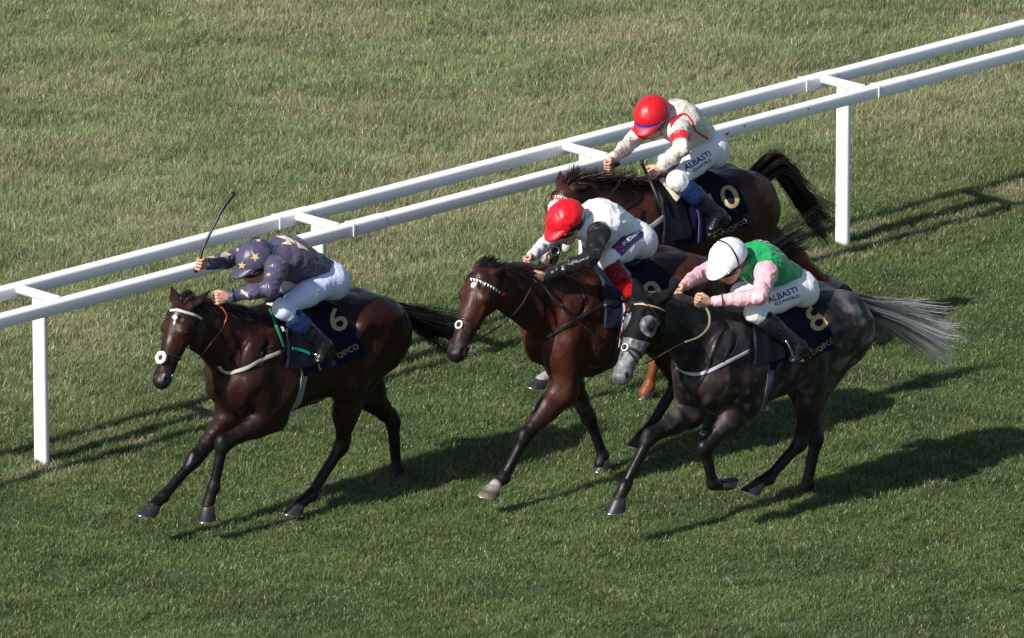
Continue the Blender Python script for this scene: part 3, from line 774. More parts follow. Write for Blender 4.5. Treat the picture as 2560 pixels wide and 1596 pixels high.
        for (rc, ra, rb) in rings:
            for j in range(nn):
                a = 2 * math.pi * j / nn; ca = math.cos(a); V_.append(rc + fx * ra * (ca if ca > 0 else ca * .82) + lat * rb * math.sin(a) * (1 + .08 * (ca < 0)))
        for i in range(len(rings) - 1):
            for j in range(nn): F_.append((i * nn + j, i * nn + (j + 1) % nn, (i + 1) * nn + (j + 1) % nn, (i + 1) * nn + j))
        F_.append(tuple(range(nn))[::-1]); F_.append(tuple((len(rings) - 1) * nn + j for j in range(nn)))
        base = np.array((.014, .014, .018)) if not wh else np.array((.06, .052, .048))
        cols = np.tile(base, (len(V_), 1)); cols[nn * 3:] = (.022, .020, .022) if not wh else (.22, .20, .19)
        if wh: cols[:nn * 2] = (.22, .17, .10); cols[:nn // 3] = (.5, .33, .16)
        ho = mkobj('hoof', V_, F_, M_HOOF, root, cols={'cloth': cols})
        sp = [sole - up * .004 + fx * (Ls * 1.0) * math.cos(a) + lat * .053 * math.sin(a) for a in np.linspace(-2.5, 2.5, 20)]
        v, f = tube(sp, .006, 6, flat=.7, up=up); s_ = mkobj('horseshoe', v, f, M_METAL, root)
    # mane and forelock
    rng = np.random.RandomState(H.get('seed', 1))
    V_ = []; F_ = []; C_ = []
    cp = np.array(catmull([poll + np.array([.0, 0, .045])] + [c_ + np.array([0, 0, .03]) for c_ in crest[::-1]], 16))
    mn = H.get('mane_n', 2600); mlen = H.get('mane_len', .13); lift = H.get('mane_lift', .35)
    mcol = np.array(H.get('mane_col', (.012, .009, .008)))
    for i in range(mn):
        t = rng.rand() * (len(cp) - 2) * .93; i0 = int(t); p = cp[i0] * (1 - t + i0) + cp[i0 + 1] * (t - i0)
        p = p + np.array([0, rng.uniform(-.02, .02), -.02]); ln = mlen * rng.uniform(.5, 1.2); sd = 1 if rng.rand() < H.get('mane_near', .5) else -1
        lf = max(0, rng.normal(lift, .3)); dirv = nz(np.array([-1.0 * rng.uniform(.4, 1.1), sd * .55 * rng.uniform(.3, 1.2), .75 * lf + .1])); w = rng.uniform(.002, .0045)
        x_ = nz(np.cross(dirv, rng.randn(3))); ph = rng.rand() * 6
        for j in range(6):
            tt = j / 5; c_ = p + dirv * ln * tt + np.array([-.03 * tt * tt, sd * .04 * tt * tt, -(.09 if lf < .8 else .03) * tt * tt * ln / .13]) + .006 * math.sin(ph + 5 * tt) * x_
            V_ += [c_ - x_ * w * (1 - .7 * tt), c_ + x_ * w * (1 - .7 * tt)]; C_ += [mcol * (1 + .5 * tt * H.get('mane_tip', .6))] * 2
            if j: b = len(V_) - 4; F_.append((b, b + 1, b + 3, b + 2))
    mkobj('mane', wld(np.array(V_)), F_, M_DARKHAIR, root, cols={'cloth': np.array(C_)})
    V_ = []; F_ = []; C_ = []
    for i in range(160 if 'hooded' not in H else 3):
        p = hp(rng.uniform(-.02, .02), .06, rng.uniform(-.03, .03)); dirv = nz(-A * rng.uniform(.3, 1) + N * rng.uniform(.0, .35) + W * rng.normal(0, .3) + np.array([-.5, 0, 0])); w = .0022; x_ = nz(np.cross(dirv, rng.randn(3)))
        for j in range(5):
            tt = j / 4; c_ = p + dirv * .085 * tt - N * .03 * tt * tt
            V_ += [c_ - x_ * w, c_ + x_ * w]; C_ += [mcol] * 2
            if j: b = len(V_) - 4; F_.append((b, b + 1, b + 3, b + 2))
    mkobj('forelock', wld(np.array(V_)), F_, M_DARKHAIR, root, cols={'cloth': np.array(C_)})
    # tail
    tg = [wld(p) for p in h.tail]
    V_, F_, T_ = hair(tg, H.get('tail_n', 1000), .0042, H.get('tail_spread', [.02, .05, .09, .10, .07]), seed=H.get('seed', 1), wob=H.get('tail_wob', .02), var=(.45, 1.05 * H.get('tail_len', 1)), nseg=13, bend=H.get('tail_bend', (0, 0, 0)))
    tc0, tc1 = H.get('tail_cols', ((.010, .008, .007), (.012, .010, .010)))
    T_ = np.clip((T_ - H.get('tail_t0', .25)) * 1.6, 0, 1)[:, None]
    mkobj('tail', V_, F_, M_DARKHAIR, root, cols={'cloth': np.array(tc0) * (1 - T_) + np.array(tc1) * T_})
    h.bv = bvh_of([root])
    return h

def lerp(a, b, t): return np.array(a)[None, :] * (1 - t[:, None]) + np.array(b)[None, :] * t[:, None]
def vnoise(V, f, seed=0):
    return np.array([noise.noise(Vector((v[0] * f + seed, v[1] * f, v[2] * f))) for v in V])
def bay(base, dark, legs=(.0040, .0036, .0040), leg_start=1.0, muz=(.010, .008, .008), marks=(), white_leg=None, topdark=.5):
    def fn(V, T, h):
        n = vnoise(V, 4)
        c = lerp(base, dark, np.clip(T[:, 1] * 1.2 + .25 * n, 0, 1))
        top = np.clip((V[:, 2] - h.top0) / .35, 0, 1) * (V[:, 0] < .25) * topdark
        c = c * (1 - top[:, None]) + np.array(dark)[None, :] * top[:, None]
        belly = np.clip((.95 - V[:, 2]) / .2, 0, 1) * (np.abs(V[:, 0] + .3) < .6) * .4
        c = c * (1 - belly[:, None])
        pt = np.clip(T[:, 0] * 1.35 - .12, 0, 1) * leg_start
        lg = pt * (1 - T[:, 2]); c = c * (1 - lg[:, None]) + np.array(legs)[None, :] * lg[:, None]
        mz = np.clip(T[:, 3] * 1.2 + .15 * n, 0, 1); c = c * (1 - mz[:, None]) + np.array(muz)[None, :] * mz[:, None]
        for (s, nn, w, rs, rw, mc) in marks:           # marks on the head in head coordinates
            q = V - h.hp(s, nn, w); a = (q @ h.A) / rs; b = (q @ h.W) / rw; f = (q @ h.N) > -.05
            d = np.abs(a) ** 1.6 + np.abs(b) ** 1.6 + .5 * vnoise(V, 45, 3); m = np.clip((1 - d) * 3, 0, 1) * f * (T[:, 2] > .5)
            c = c * (1 - m[:, None]) + np.array(mc)[None, :] * m[:, None]
        if white_leg:
            for key in white_leg:
                fet, cor = getattr(h, key)[2:4]
                t = ((V - fet) @ (cor - fet)) / ((cor - fet) @ (cor - fet)); dd = np.linalg.norm(V - (fet + cor) / 2, axis=1)
                m = np.clip((t - white_leg[key]) * 4, 0, 1) * (dd < .11); c = c * (1 - m[:, None]) + np.array((.26, .235, .225))[None, :] * m[:, None]
        return np.clip(c, 0, 1)
    return fn
def grey_coat(V, T, h):
    n = vnoise(V, 4); n2 = vnoise(V, 9, 5)
    c = lerp((.024, .020, .022), (.006, .0055, .007), np.clip(.5 + 1.4 * n, 0, 1))
    # warm brown patches low on the shoulder and flank
    b = np.clip(n2 * 1.8, 0, 1) * (V[:, 2] < 1.25); c = c * (1 - .5 * b[:, None]) + np.array((.060, .030, .026))[None, :] * .5 * b[:, None]
    rump = np.exp(-(((V[:, 0] + .95) / .28) ** 2 + ((V[:, 2] - 1.2) / .25) ** 2)); c = c + (np.clip(.25 + 1.5 * n2 + .9 * vnoise(V, 21, 77), 0, 1) * rump * .26)[:, None] * np.array((1, .93, .95))
    dap = np.clip(vnoise(V, 16, 12) * 2.2 - .1, 0, 1) * np.clip((1.5 - V[:, 2]) * 2, 0, 1) * (V[:, 2] > .75); c = c + (dap * .045)[:, None] * np.array((1, .9, .9))
    lg = np.clip(T[:, 0] * 1.35 - .12, 0, 1) * (1 - T[:, 2]); c = c * (1 - lg[:, None]) + np.array((.005, .005, .006))[None, :] * lg[:, None]
    nk = np.clip(T[:, 1] - .3, 0, 1) * (V[:, 0] > .2); c = c + (nk * .10)[:, None]
    hd = np.clip(T[:, 2] * 1.3 - .1, 0, 1); nn = vnoise(V, 22, 8); nn2 = vnoise(V, 50, 2)
    s = (V - h.poll) @ h.A / h.sc; g = np.clip(.36 + .45 * nn + .25 * nn2, .06, .75); g = g * np.clip(1.15 - np.abs(s - .3) * 1.2, .3, 1)
    hc = g[:, None] * np.array((.42, .43, .48))
    vein = 1 - np.clip(1 - np.abs(vnoise(V, 13, 31)) * 9, 0, 1) * .45; hc = hc * vein[:, None]
    for s_ in (1, -1):
        de = np.linalg.norm(V - h.hp(.190, .040, s_ * .098), axis=1); hc = hc * np.clip(.06 + (de - .024) * 26, .04, 1)[:, None]
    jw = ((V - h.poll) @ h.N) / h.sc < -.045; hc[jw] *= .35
    mz = np.clip(T[:, 3] - .3, 0, 1); hc = hc * (1 - .7 * mz[:, None]) + np.array((.085, .085, .10)) * .7 * mz[:, None]
    for s_ in (1, -1):
        dn = np.linalg.norm((V - h.hp(.545, .022, s_ * .056)), axis=1); hc = hc * np.clip((dn - .010) * 50, .08, 1)[:, None]
    return np.clip(c * (1 - hd[:, None]) + hc * hd[:, None], .004, 1)

# pose of every leg: knee or hock, fetlock, coronet, toe, heel (photograph pixels, met at the leg's own distance from the horse's midline)
H1 = build_horse(dict(zw=1.47, withers=(665, 765), poll=(464, 762), muzzle=(402, 962), ear_near=(524, 727), ear_far=(427, 714), yaw=13,
    near_fore=(557, 1109, 533, 1219, 519, 1266, 499, 1304, 536, 1294), far_fore=(487, 1148, 408, 1240, 384, 1266, 345, 1287, 393, 1291),
    near_hind=(853, 1116, 777, 1237, 745, 1264, 711, 1284, 760, 1286), far_hind=(982, 1054, 991, 1172, 986, 1194, 968, 1210, 1002, 1206),
    tail=[(1003, 778, 0), (1040, 800, 0), (1085, 825, 0), (1130, 845, 0), (1170, 832, 0)], tail_spread=[.02, .05, .10, .13, .12], tail_bend=(.25, 0, .28), seed=11,
    mane_n=2200, mane_len=.11, mane_lift=.1, forelock=.1,
    coat=bay((.024, .0072, .0045), (.006, .0036, .0036), marks=[(.115, .07, .012, .018, .020, (.62, .58, .58)), (.15, .07, .02, .02, .006, (.5, .45, .45))]),
    label='dark bay horse leading the race with a small white forehead star and black tail'))
H2 = build_horse(dict(zw=1.51, withers=(1458, 662), poll=(1219, 676), muzzle=(1138, 893), ear_near=(1266, 656), ear_far=(1210, 641), yaw=14,
    near_fore=(1312, 1091, 1259, 1194, 1236, 1217, 1197, 1241, 1250, 1251), far_fore=(1472, 1043, 1506, 1140, 1500, 1160, 1486, 1178, 1512, 1172),
    near_hind=(1690, 960, 1625, 1070, 1600, 1095, 1570, 1115, 1612, 1118), far_hind=(1760, 930, 1775, 1045, 1770, 1070, 1755, 1085, 1790, 1080),
    tail=[(1795, 655, 0), (1860, 655, 0), (1930, 635, 0), (1980, 612, 0), (2020, 596, 0)], tail_spread=[.02, .05, .09, .10, .09], tail_bend=(.1, 0, .18), seed=12, near_fore_white=1,
    mane_n=2600, mane_len=.13, mane_lift=.3, forelock=.1,
    coat=bay((.044, .0125, .0072), (.009, .0050, .0048), topdark=.15, marks=[(.125, .07, .004, .030, .020, (.70, .66, .66))], white_leg={'near_fore': .55}),
    label='bright bay horse with a white forehead spot running second behind the leader'))
H3 = build_horse(dict(zw=1.50, withers=(1605, 452), poll=(1424, 466), muzzle=(1366, 668), ear_near=(1482, 456), ear_far=(1400, 427), yaw=12,
    near_fore=(1647, 868, 1621, 966, 1611, 984, 1596, 996, 1617, 999), far_fore=(1440, 850, 1380, 930, 1352, 952, 1321, 968, 1368, 970),
    near_hind=(1800, 800, 1740, 900, 1715, 925, 1690, 945, 1730, 945), far_hind=(2003, 650, 2063, 703, 2092, 717, 2124, 737, 2112, 716),
    tail=[(1935, 412, 0), (1965, 440, 0), (1995, 490, 0), (2030, 540, 0), (2058, 590, 0)], tail_spread=[.06, .075, .08, .065, .04], tail_n=2400, tail_bend=(.12, 0, .16), seed=13, far_fore_white=0,
    mane_n=2600, mane_len=.15, mane_lift=.9, mane_near=.6, mane_col=(.022, .010, .007), forelock=.1, tail_cols=((.020, .009, .007), (.008, .007, .007)), arch=.03,
    coat=bay((.047, .0128, .0070), (.008, .0045, .0042), legs=(.16, .048, .016), topdark=.75, marks=[(.19, .07, -.02, .09, .055, (.70, .67, .66)), (.40, .06, -.01, .14, .045, (.68, .64, .63))],
             white_leg={'far_hind': -.2, 'far_fore': .3}),
    label='brown horse with a broad white blaze running third beside the rail'))
H4 = build_horse(dict(zw=1.53, withers=(1832, 752), poll=(1626, 752), muzzle=(1551, 951), ear_near=(1694, 712), ear_far=(1585, 697), yaw=16,
    near_fore=(1761, 1120, 1781, 1211, 1801, 1212, 1839, 1194, 1815, 1222), far_fore=(1622, 1093, 1561, 1216, 1548, 1246, 1518, 1283, 1566, 1271),
    near_hind=(2000, 1108, 1921, 1195, 1897, 1209, 1855, 1227, 1905, 1240), far_hind=(2040, 1098, 2018, 1209, 2009, 1236, 1990, 1252, 2024, 1250),
    tail=[(2172, 770, 0), (2225, 788, 0), (2280, 815, 0), (2330, 846, 0), (2372, 866, 0)], tail_spread=[.03, .06, .08, .12, .15], tail_bend=(.0, 0, .20), seed=14, tail_n=2800, tail_len=.94, tail_wob=.03,
    mane_n=900, mane_len=.07, mane_lift=.2, mane_col=(.10, .10, .105), tail_cols=((.10, .10, .105), (.74, .71, .67)), tail_t0=.12, hooded=1,
    coat=grey_coat, label='dark grey dappled horse with a pale mottled face and silvery tail nearest the camera'))

# ------------------------------------------------------------------ tack
def patch(h, name, mask, off, matl, parent, cols=None, it=4, thick=True, **k):
    """cloth lying on the horse: the covered region of its surface, lifted off it, edges smoothed and turned in"""
    V, Q, Nn = h.V, h.Q, h.Nm; vm = mask(V); q = Q[vm[Q].all(1)]
    used = np.unique(q); mp = -np.ones(len(V), int); mp[used] = np.arange(len(used)); q = mp[q]; v = V[used].copy(); nn = Nn[used]
    E_ = np.concatenate([np.sort(q[:, [a, (a + 1) % 4]], 1) for a in range(4)]); dirE = np.concatenate([q[:, [a, (a + 1) % 4]] for a in range(4)])
    key = E_[:, 0] * (len(v) + 1) + E_[:, 1]; u_, inv, cnt = np.unique(key, return_inverse=True, return_counts=True); bd = dirE[cnt[inv] == 1]
    for _ in range(it):
        S = np.zeros_like(v); C = np.zeros(len(v))
        for a, b in ((0, 1), (1, 0)):
            np.add.at(S, bd[:, a], v[bd[:, b]]); np.add.at(C, bd[:, a], 1)
        m = C >= 2; v[m] = .5 * v[m] + .5 * S[m] / C[m][:, None]
    top = v + nn * off; edge = v + nn * (off * .1)
    n = len(v); bf = np.stack([bd[:, 1] + n, bd[:, 0] + n, bd[:, 0] + 2 * n, bd[:, 1] + 2 * n], 1)
    allv = np.concatenate([top, top, edge]); F_ = np.concatenate([q, bf])
    c = None
    if cols is not None: c = {'cloth': np.concatenate([cols(v)] * 3)}
    return mkobj(name, h.wld(allv), F_, matl, parent, cols=c, **k)
NAVY = (.005, .006, .020)
def plain(c): return lambda v: np.tile(np.array(c), (len(v), 1))
def make_tack(h, who, num, tack):
    zt = h.top0 - 1.2; tr = h.T[:, 2] < .3
    on_trunk = lambda V: tr & (np.abs(V[:, 0] + .35) < .6)
    # number cloth
    r = h.wld((-.3, 0, zt + 1.42)); cl = empty('saddle_cloth', r, label=tack['cloth'], cat='saddle cloth', group='numbered saddle cloths')
    zb = zt + 1.035
    m = lambda V: on_trunk(V) & (V[:, 0] < -.07) & (V[:, 0] > tack.get('back', -.50) - .36 * (zt + 1.40 - V[:, 2])) & (V[:, 2] > zb + .06 * (-.1 - V[:, 0]))
    a = patch(h, 'cloth', m, .012, M_CLOTH, cl, plain(NAVY))
    h.cloth = cl; h.cloth_mesh = a
    sd = empty('saddle', h.wld((-.2, 0, zt + 1.45)), label=tack['saddle'], cat='saddle', group='light racing saddles')
    m = lambda V: on_trunk(V) & (V[:, 0] < -.03 + .30 * (zt + 1.4 - V[:, 2])) & (V[:, 0] > -.20 - .10 * (V[:, 2] > zt + 1.36)) & (V[:, 2] > zt + 1.10)
    M_FL = mat('saddle_flap', tack.get('flap', (.006, .007, .014)), rough=.5, spec=.2, bump=[(60, .2, .002, ONE)])
    h.flap = patch(h, 'flap', m, .026, M_FL, sd)
    v, f = uvsphere(h.wld((-.34, 0, zt + 1.425)), (.13, .12, .045), axes=[HF_, HL, ZV]); v2, f2 = uvsphere(h.wld((-.10, 0, zt + 1.47)), (.05, .055, .045), axes=[HF_, HL, ZV])
    V_, F_ = join((v, f), (v2, f2)); mkobj('seat', V_, F_, M_FL, sd)
    m = lambda V: on_trunk(V) & (np.abs(V[:, 0] + .10 - .16 * (zt + 1.10 - V[:, 2])) < .032) & (V[:, 2] < zt + 1.14) & (V[:, 2] > zt + .62) & (h.T[:, 0] < .15)
    M_G = mat('girth_webbing', tack.get('girth', (.30, .32, .30)), rough=.8, bump=[(200, .4, .001, ONE)])
    patch(h, 'girth', m, .008, M_G, sd)
    if 'stirrup' in tack:
        pts, la = tack['stirrup']
        v, f = tube(catmull([on_plane(x, y, h.O + HL * la, HL) + HL * e for (x, y, e) in pts], 5), .007, 6); mkobj('stirrup_iron', v, f, M_METAL, sd)
    h.saddle = sd
def bridle_parts(h, spec, label):
    br = empty('bridle', h.wld(h.poll), label=label, cat='bridle', group='racing bridles')
    hb = h.bv; h.bridle = br
    def ringstrap(name, s, width, matl, off=.006, s2=None, off2=.0, wr=None):
        """band round the head at distance s below the poll, found by casting rays inward"""
        pts = []; ns = []
        for a in np.linspace(0, 2 * math.pi, 40, endpoint=False):
            if wr and not (wr[0] <= math.cos(a) <= wr[1]): continue
            dirv = h.N * math.cos(a) + h.W * math.sin(a)
            c = h.hp(s + (0 if s2 is None else (s2 - s) * (1 - math.cos(a)) / 2), -.01)
            o = c + dirv * .30; wd = nz(h.wld(c) - h.wld(o)); loc_, n_, i_, d_ = hb.ray_cast(Vector(h.wld(o)), Vector(wd))
            if loc_ is None: continue
            pts.append(np.array(loc_) - wd * off); ns.append(-wd)
        if len(pts) < 4: return
        cl = wr is None
        v, f = tube(pts, width / 2, 8, flat=.005 / width * 2, up=np.array(ns), closed=cl); return mkobj(name, v, f, matl, br)
    h.ringstrap = ringstrap
    for nm, *args in spec.get('rings', []): ringstrap(nm, *args)
    for (nm, pix, w, ml, *of) in spec.get('straps', []): strap_on(nm, hb, pix, w, ml, br, off=of[0] if of else .006)
    for (x, y, r) in spec.get('bits', []):
        q, n_ = hit(hb, x, y)
        if q is None: q = h.wld(h.hp(.50, -.03, .06)); n_ = HL
        ax = nz(np.cross(n_, ZV)); ay = np.cross(n_, ax); q = q + n_ * .012
        v, f = tube([q + (ax * math.cos(a) + ay * math.sin(a)) * r for a in np.linspace(0, 2 * math.pi, 20, endpoint=False)], .0042, 6, closed=True); mkobj('bit_ring', v, f, M_METAL, br)
    return br
def free_tube(h, name, pts, rad, ml, parent, n=8, flat=1.0):
    """pts: (px, py, lateral)"""
    P3 = [on_plane(x, y, h.O + HL * la, HL) for x, y, la in pts]
    v, f = tube(catmull(P3, n), rad, 8, flat=flat); return mkobj(name, v, f, ml, parent)

# ------------------------------------------------------------------ jockeys
def hand_mesh(wrist, a, kd, s=1.0, thumb=1):
    """a fist: wrist position, forearm direction a, grip axis kd (little finger to thumb side)"""
    a = nz(a); kd = nz(np.array(kd) - a * (np.array(kd) @ a)); nn = np.cross(a, kd) * thumb
    B = Body(); w = np.array(wrist)
    c = w + a * .050 * s
    B.cone(w - a * .03, w + a * .012, .027 * s, .026 * s, k=.012, flat=nn, ff=.8)
    B.ell(c, np.array([.046, .040, .0175]) * s, axes=[a, kd, nn], k=.014)
    for i, (ln, o) in enumerate(((.88, -.031), (1.0, -.0105), (1.03, .010), (.95, .030))):
        k0 = w + a * .083 * s + kd * o * s + nn * -.004 * s
        p1 = k0 + (a * .020 - nn * -.016 * ln) * s * 1.0; p2 = p1 + (nn * .024 * ln - a * .010) * s; p3 = p2 + (-a * .024 * ln - nn * .002) * s
        r = .0090 * s * (.9 if i == 0 else 1)
        B.ell(k0, np.array([.011, .0098, .0105]) * s, axes=[a, kd, nn], k=.006)
        B.cone(w + a * .05 * s + kd * o * .8 * s, k0, .0085 * s, r, k=.008); B.cone(k0, p1, r * 1.03, r, k=.003); B.cone(p1, p2, r, r * .94, k=.003); B.cone(p2, p3, r * .94, r * .82, k=.003)
    t0 = w + a * .028 * s + kd * .026 * s + nn * .008 * s; t1 = t0 + (a * .028 + kd * .016 + nn * .016) * s; t2 = t1 + (a * .026 - kd * .004 + nn * .014) * s
    B.cone(t0, t1, .0135 * s, .011 * s, k=.010); B.cone(t1, t2, .011 * s, .009 * s, k=.004)
    V, Q = B.mesh(.0034, pad=.01); return smoothmesh(V, Q, 1, .4), Q, c + nn * .022 * s
def build_jockey(h, J):
    P = h.P; loc = h.loc; j = Horse()
    UL = np.array([0, 1., 0]); UX = np.array([1., 0, 0]); UZ = np.array([0, 0, 1.])
    pel = P(*J['pelvis'], 0); ch = P(*J['chest'], 0); hc = P(*J['head'], J.get('head_lat', 0.)); sh = {}; el = {}; wr = {}; ha = {}
    for s, k in ((1, 'near'), (-1, 'far')):
        sh[k] = P(*J['sh_' + k][:2], s * .165); el[k] = P(*J['el_' + k][:2], J['el_' + k][2]); wr[k] = P(*J['wr_' + k][:2], J['wr_' + k][2]); ha[k] = P(*J['ha_' + k][:2], J['ha_' + k][2])
    kn = P(*J['knee'], J.get('knee_lat', .22)); an = P(*J['ankle'], J.get('ankle_lat', .345)); to = P(*J['toe'], J.get('ankle_lat', .345) + .01); hl = P(*J['heel'], J.get('ankle_lat', .345) - .01)
    mir = lambda p: p * np.array([1, -1, 1]) + np.array([-.25, 0, -.02])
    hips = {'near': pel + UL * .085, 'far': pel - UL * .085}
    ax = nz(ch - pel); bk = np.cross(ax, UL); bk = bk if bk[2] > 0 else -bk
    # head frame
    yw, pt = R(J['yaw']), R(J['pitch'])
    f = np.array([math.cos(yw) * math.cos(pt), math.sin(yw) * math.cos(pt), -math.sin(pt)]); w = np.array([-math.sin(yw), math.cos(yw), 0]); u = np.cross(f, w)
    rl = R(J.get('roll', 0)); w, u = w * math.cos(rl) + u * math.sin(rl), u * math.cos(rl) - w * math.sin(rl)
    fc = hc - u * .055 + f * .012
    S = Body()
    S.cone(pel, ch, .105, .115, k=.05, flat=UL, ff=1.1); S.ell(pel, (.12, .15, .11), k=.04)
    S.cone(sh['near'], sh['far'], .05, .05, k=.05)
    nk0 = ch + (sh['near'] + sh['far'] - 2 * ch) * .25
    S.cone(ch, fc - u * .02 - f * .02, .07, .052, k=.04)
    S.ell(fc, (.088, .072, .105), axes=[f, w, u], k=.02); S.ell(fc - u * .085 + f * .035, (.048, .045, .035), axes=[f, w, u], k=.025)      # skull, chin
    S.ell(fc + f * .085 - u * .045, (.030, .030, .025), axes=[f, w, u], k=.02)                                                     # mouth
    S.cone(fc + f * .085 + u * .012, fc + f * .108 - u * .022, .009, .014, k=.01)                                                   # nose
    for s in (1, -1):
        S.ell(fc + f * .060 - u * .028 + w * s * .036, (.028, .020, .026), axes=[f, w, u], k=.02); S.ell(fc + w * s * .076 - f * .005 - u * .01, (.018, .008, .030), axes=[f, w, u], k=.008)
        S.cone(fc + f * .088 + u * .022 + w * s * .016, fc + f * .082 + u * .022 + w * s * .045, .008, .007, k=.01)
    for k in ('near', 'far'):
        S.cone(sh[k], el[k], .045, .036, k=.03); S.cone(el[k], wr[k], .037, .025, k=.015)
        kk = kn if k == 'near' else mir(kn); aa = an if k == 'near' else mir(an); tt = to if k == 'near' else mir(to)
        S.cone(hips[k], kk, .075, .048, k=.05); S.cone(kk, kk + (aa - kk) * .9, .045, .030, k=.02)
    V, Q = S.mesh(.0075); V = smoothmesh(V, Q, 1)
    ms = [(V, Q)]; j.grip = {}
    for k in ('near', 'far'):
        a = nz(ha[k] - wr[k]); g = J.get('grip_' + k, (0, 0.15, 1.)); v, q, gc = hand_mesh(wr[k], a, g, 1.0, J.get('thumb_' + k, 1 if k == 'near' else -1)); ms.append((v, q)); j.grip[k] = gc
    V_, F_ = join(*ms)
    root = mkobj('person', h.wld(np.array(V_)), F_, M_SKIN, None, origin=h.wld(pel), label=J['label'], cat='person', group='jockeys riding in the race')
    j.root = root
    # jacket
    G = Body()
    T5 = np.eye(5)
    wa = pel + ax * .07 + bk * .005
    G.cone(wa, ch, .116, .132, k=.04, flat=UL, ff=1.12, fb=1.18, tagv=T5[0]); G.cone(wa - ax * .055, wa, .112, .120, k=.03, flat=UL, ff=1.16, fb=1.12, tagv=T5[0])
    top = (sh['near'] + sh['far']) / 2
    G.cone(ch, top + (top - ch) * .1 , .132, .095, k=.05, flat=UL, ff=1.15, fb=1.3, tagv=T5[0])
    G.ell(ch + bk * .035 - ax * .05, (.17, .15, .10), axes=[ax, UL, bk], k=.05, tagv=T5[0])
    G.cone(top, fc - u * .045 - f * .04, .085, .066, k=.03, tagv=T5[0])
    for i, k in enumerate(('near', 'far')):
        tu, tl = T5[1 + 2 * i], T5[2 + 2 * i]; s = 1 if k == 'near' else -1
        G.ell(sh[k], (.074, .066, .072), k=.04, tagv=T5[0] * .5 + tu * .5)
        m = sh[k] + (el[k] - sh[k]) * .5
        G.cone(sh[k], m, .064, .058, k=.035, tagv=tu); G.cone(m, el[k], .058, .052, k=.02, tagv=tu)
        cu = wr[k] + (el[k] - wr[k]) * J.get('cuff', .12); m2 = cu + (el[k] - cu) * .55
        G.cone(el[k], m2, .052, .046, k=.02, tagv=tl); G.cone(m2, cu, .046, .034, k=.02, tagv=tl); G.cone(cu, cu + (wr[k] - cu) * .25, .037, .036, k=.008, tagv=tl)
    V, Q = G.mesh(.0075); V = smoothmesh(V, Q, 1, .4)
    V = wrinkle(V, Q, .0050, 10, J['seed'], (1.0, 1.5, .6)); V = wrinkle(V, Q, .0026, 20, J['seed'] + 9, (.45, 1.2, 1.2))
    T = G.tagw(V, .007)
    j.sh, j.el, j.wr, j.ch, j.pel, j.ax, j.bk = sh, el, wr, ch, pel, ax, bk
    jk = mkobj('jacket', h.wld(V), Q, M_SILK, root, cols={'cloth': J['silk'](V, T, j)}); j.jacket = jk
    # breeches
    G = Body(); G.ell(pel - ax * .02, (.125, .165, .125), axes=[ax, UL, bk], k=.05); G.cone(wa - ax * .03, pel, .098, .11, k=.03, flat=UL, ff=1.15)
    for k in ('near', 'far'):
        kk = kn if k == 'near' else mir(kn); aa = an if k == 'near' else mir(an); m = hips[k] + (kk - hips[k]) * .5
        G.ell(hips[k] - ax * .055 - bk * .01, (.100, .090, .104), k=.04)
        G.cone(hips[k], m, .096, .080, k=.05); G.cone(m, kk, .080, .056, k=.03); G.ell(kk, (.056, .053, .058), k=.03); G.cone(kk, kk + (aa - kk) * .2, .062, .052, k=.03)
    V, Q = G.mesh(.0075); V = smoothmesh(V, Q, 1, .4); V = wrinkle(V, Q, .0024, 17, J['seed'] + 3, (1.2, 1, .5)); 
    br = mkobj('breeches', h.wld(V), Q, M_BREECH, root, cols={'cloth': np.tile(J.get('legs', (.80, .80, .83)), (len(V), 1))}); j.breeches = br
    # boots
    j.boots = []
    for s in (1, -1):
        mm = (lambda p: p) if s > 0 else mir; G = Body(); K, A_, T_, H_ = mm(kn), mm(an), mm(to), mm(hl)
        kb = K + (A_ - K) * J.get('boot_top', .16); G.cone(kb - (A_ - K) * .02, K + (A_ - K) * .42, .068, .062, k=.02, tagv=(0,)); G.cone(K + (A_ - K) * .42, A_, .062, .042, k=.025, tagv=(0,))
        fd = nz(T_ - H_); dn = nz(H_ + T_ - 2 * A_ - fd * ((H_ + T_ - 2 * A_) @ fd))
        G.cone(A_, H_ + fd * .03, .042, .034, k=.03, flat=UL, ff=.85, tagv=(0,)); G.cone(A_ + fd * .02, T_ - fd * .03, .040, .027, k=.03, flat=dn, ff=.9, tagv=(0,)); G.cone(H_ + fd * .035, T_ - fd * .035, .033, .034, k=.02, flat=dn, ff=.62, tagv=(0,))
        G.cone(H_ + fd * .02 + dn * .022, H_ + fd * .05 + dn * .022, .028, .028, k=.006, flat=dn, ff=.5, tagv=(0,))
        V, Q = G.mesh(.0075); V = smoothmesh(V, Q, 1, .4); V = wrinkle(V, Q, .002, 28, 4)
        t = ((V - K) @ (A_ - K)) / ((A_ - K) @ (A_ - K)); c = np.tile((.008, .009, .014), (len(V), 1)); 
        for (t0, t1, cc) in J.get('boot_cols', []): c[(t >= t0) & (t < t1)] = cc
        b = mkobj('boot', h.wld(V), Q, M_BOOT, root, cols={'cloth': c}); j.boots.append(b)
    # cap over the helmet, with its peak
    V_ = []; F_ = []; nu, nv = 72, 34; ra, rb, rc = .140, .117, .123; cc = hc
    rr = random.Random(J['seed'])
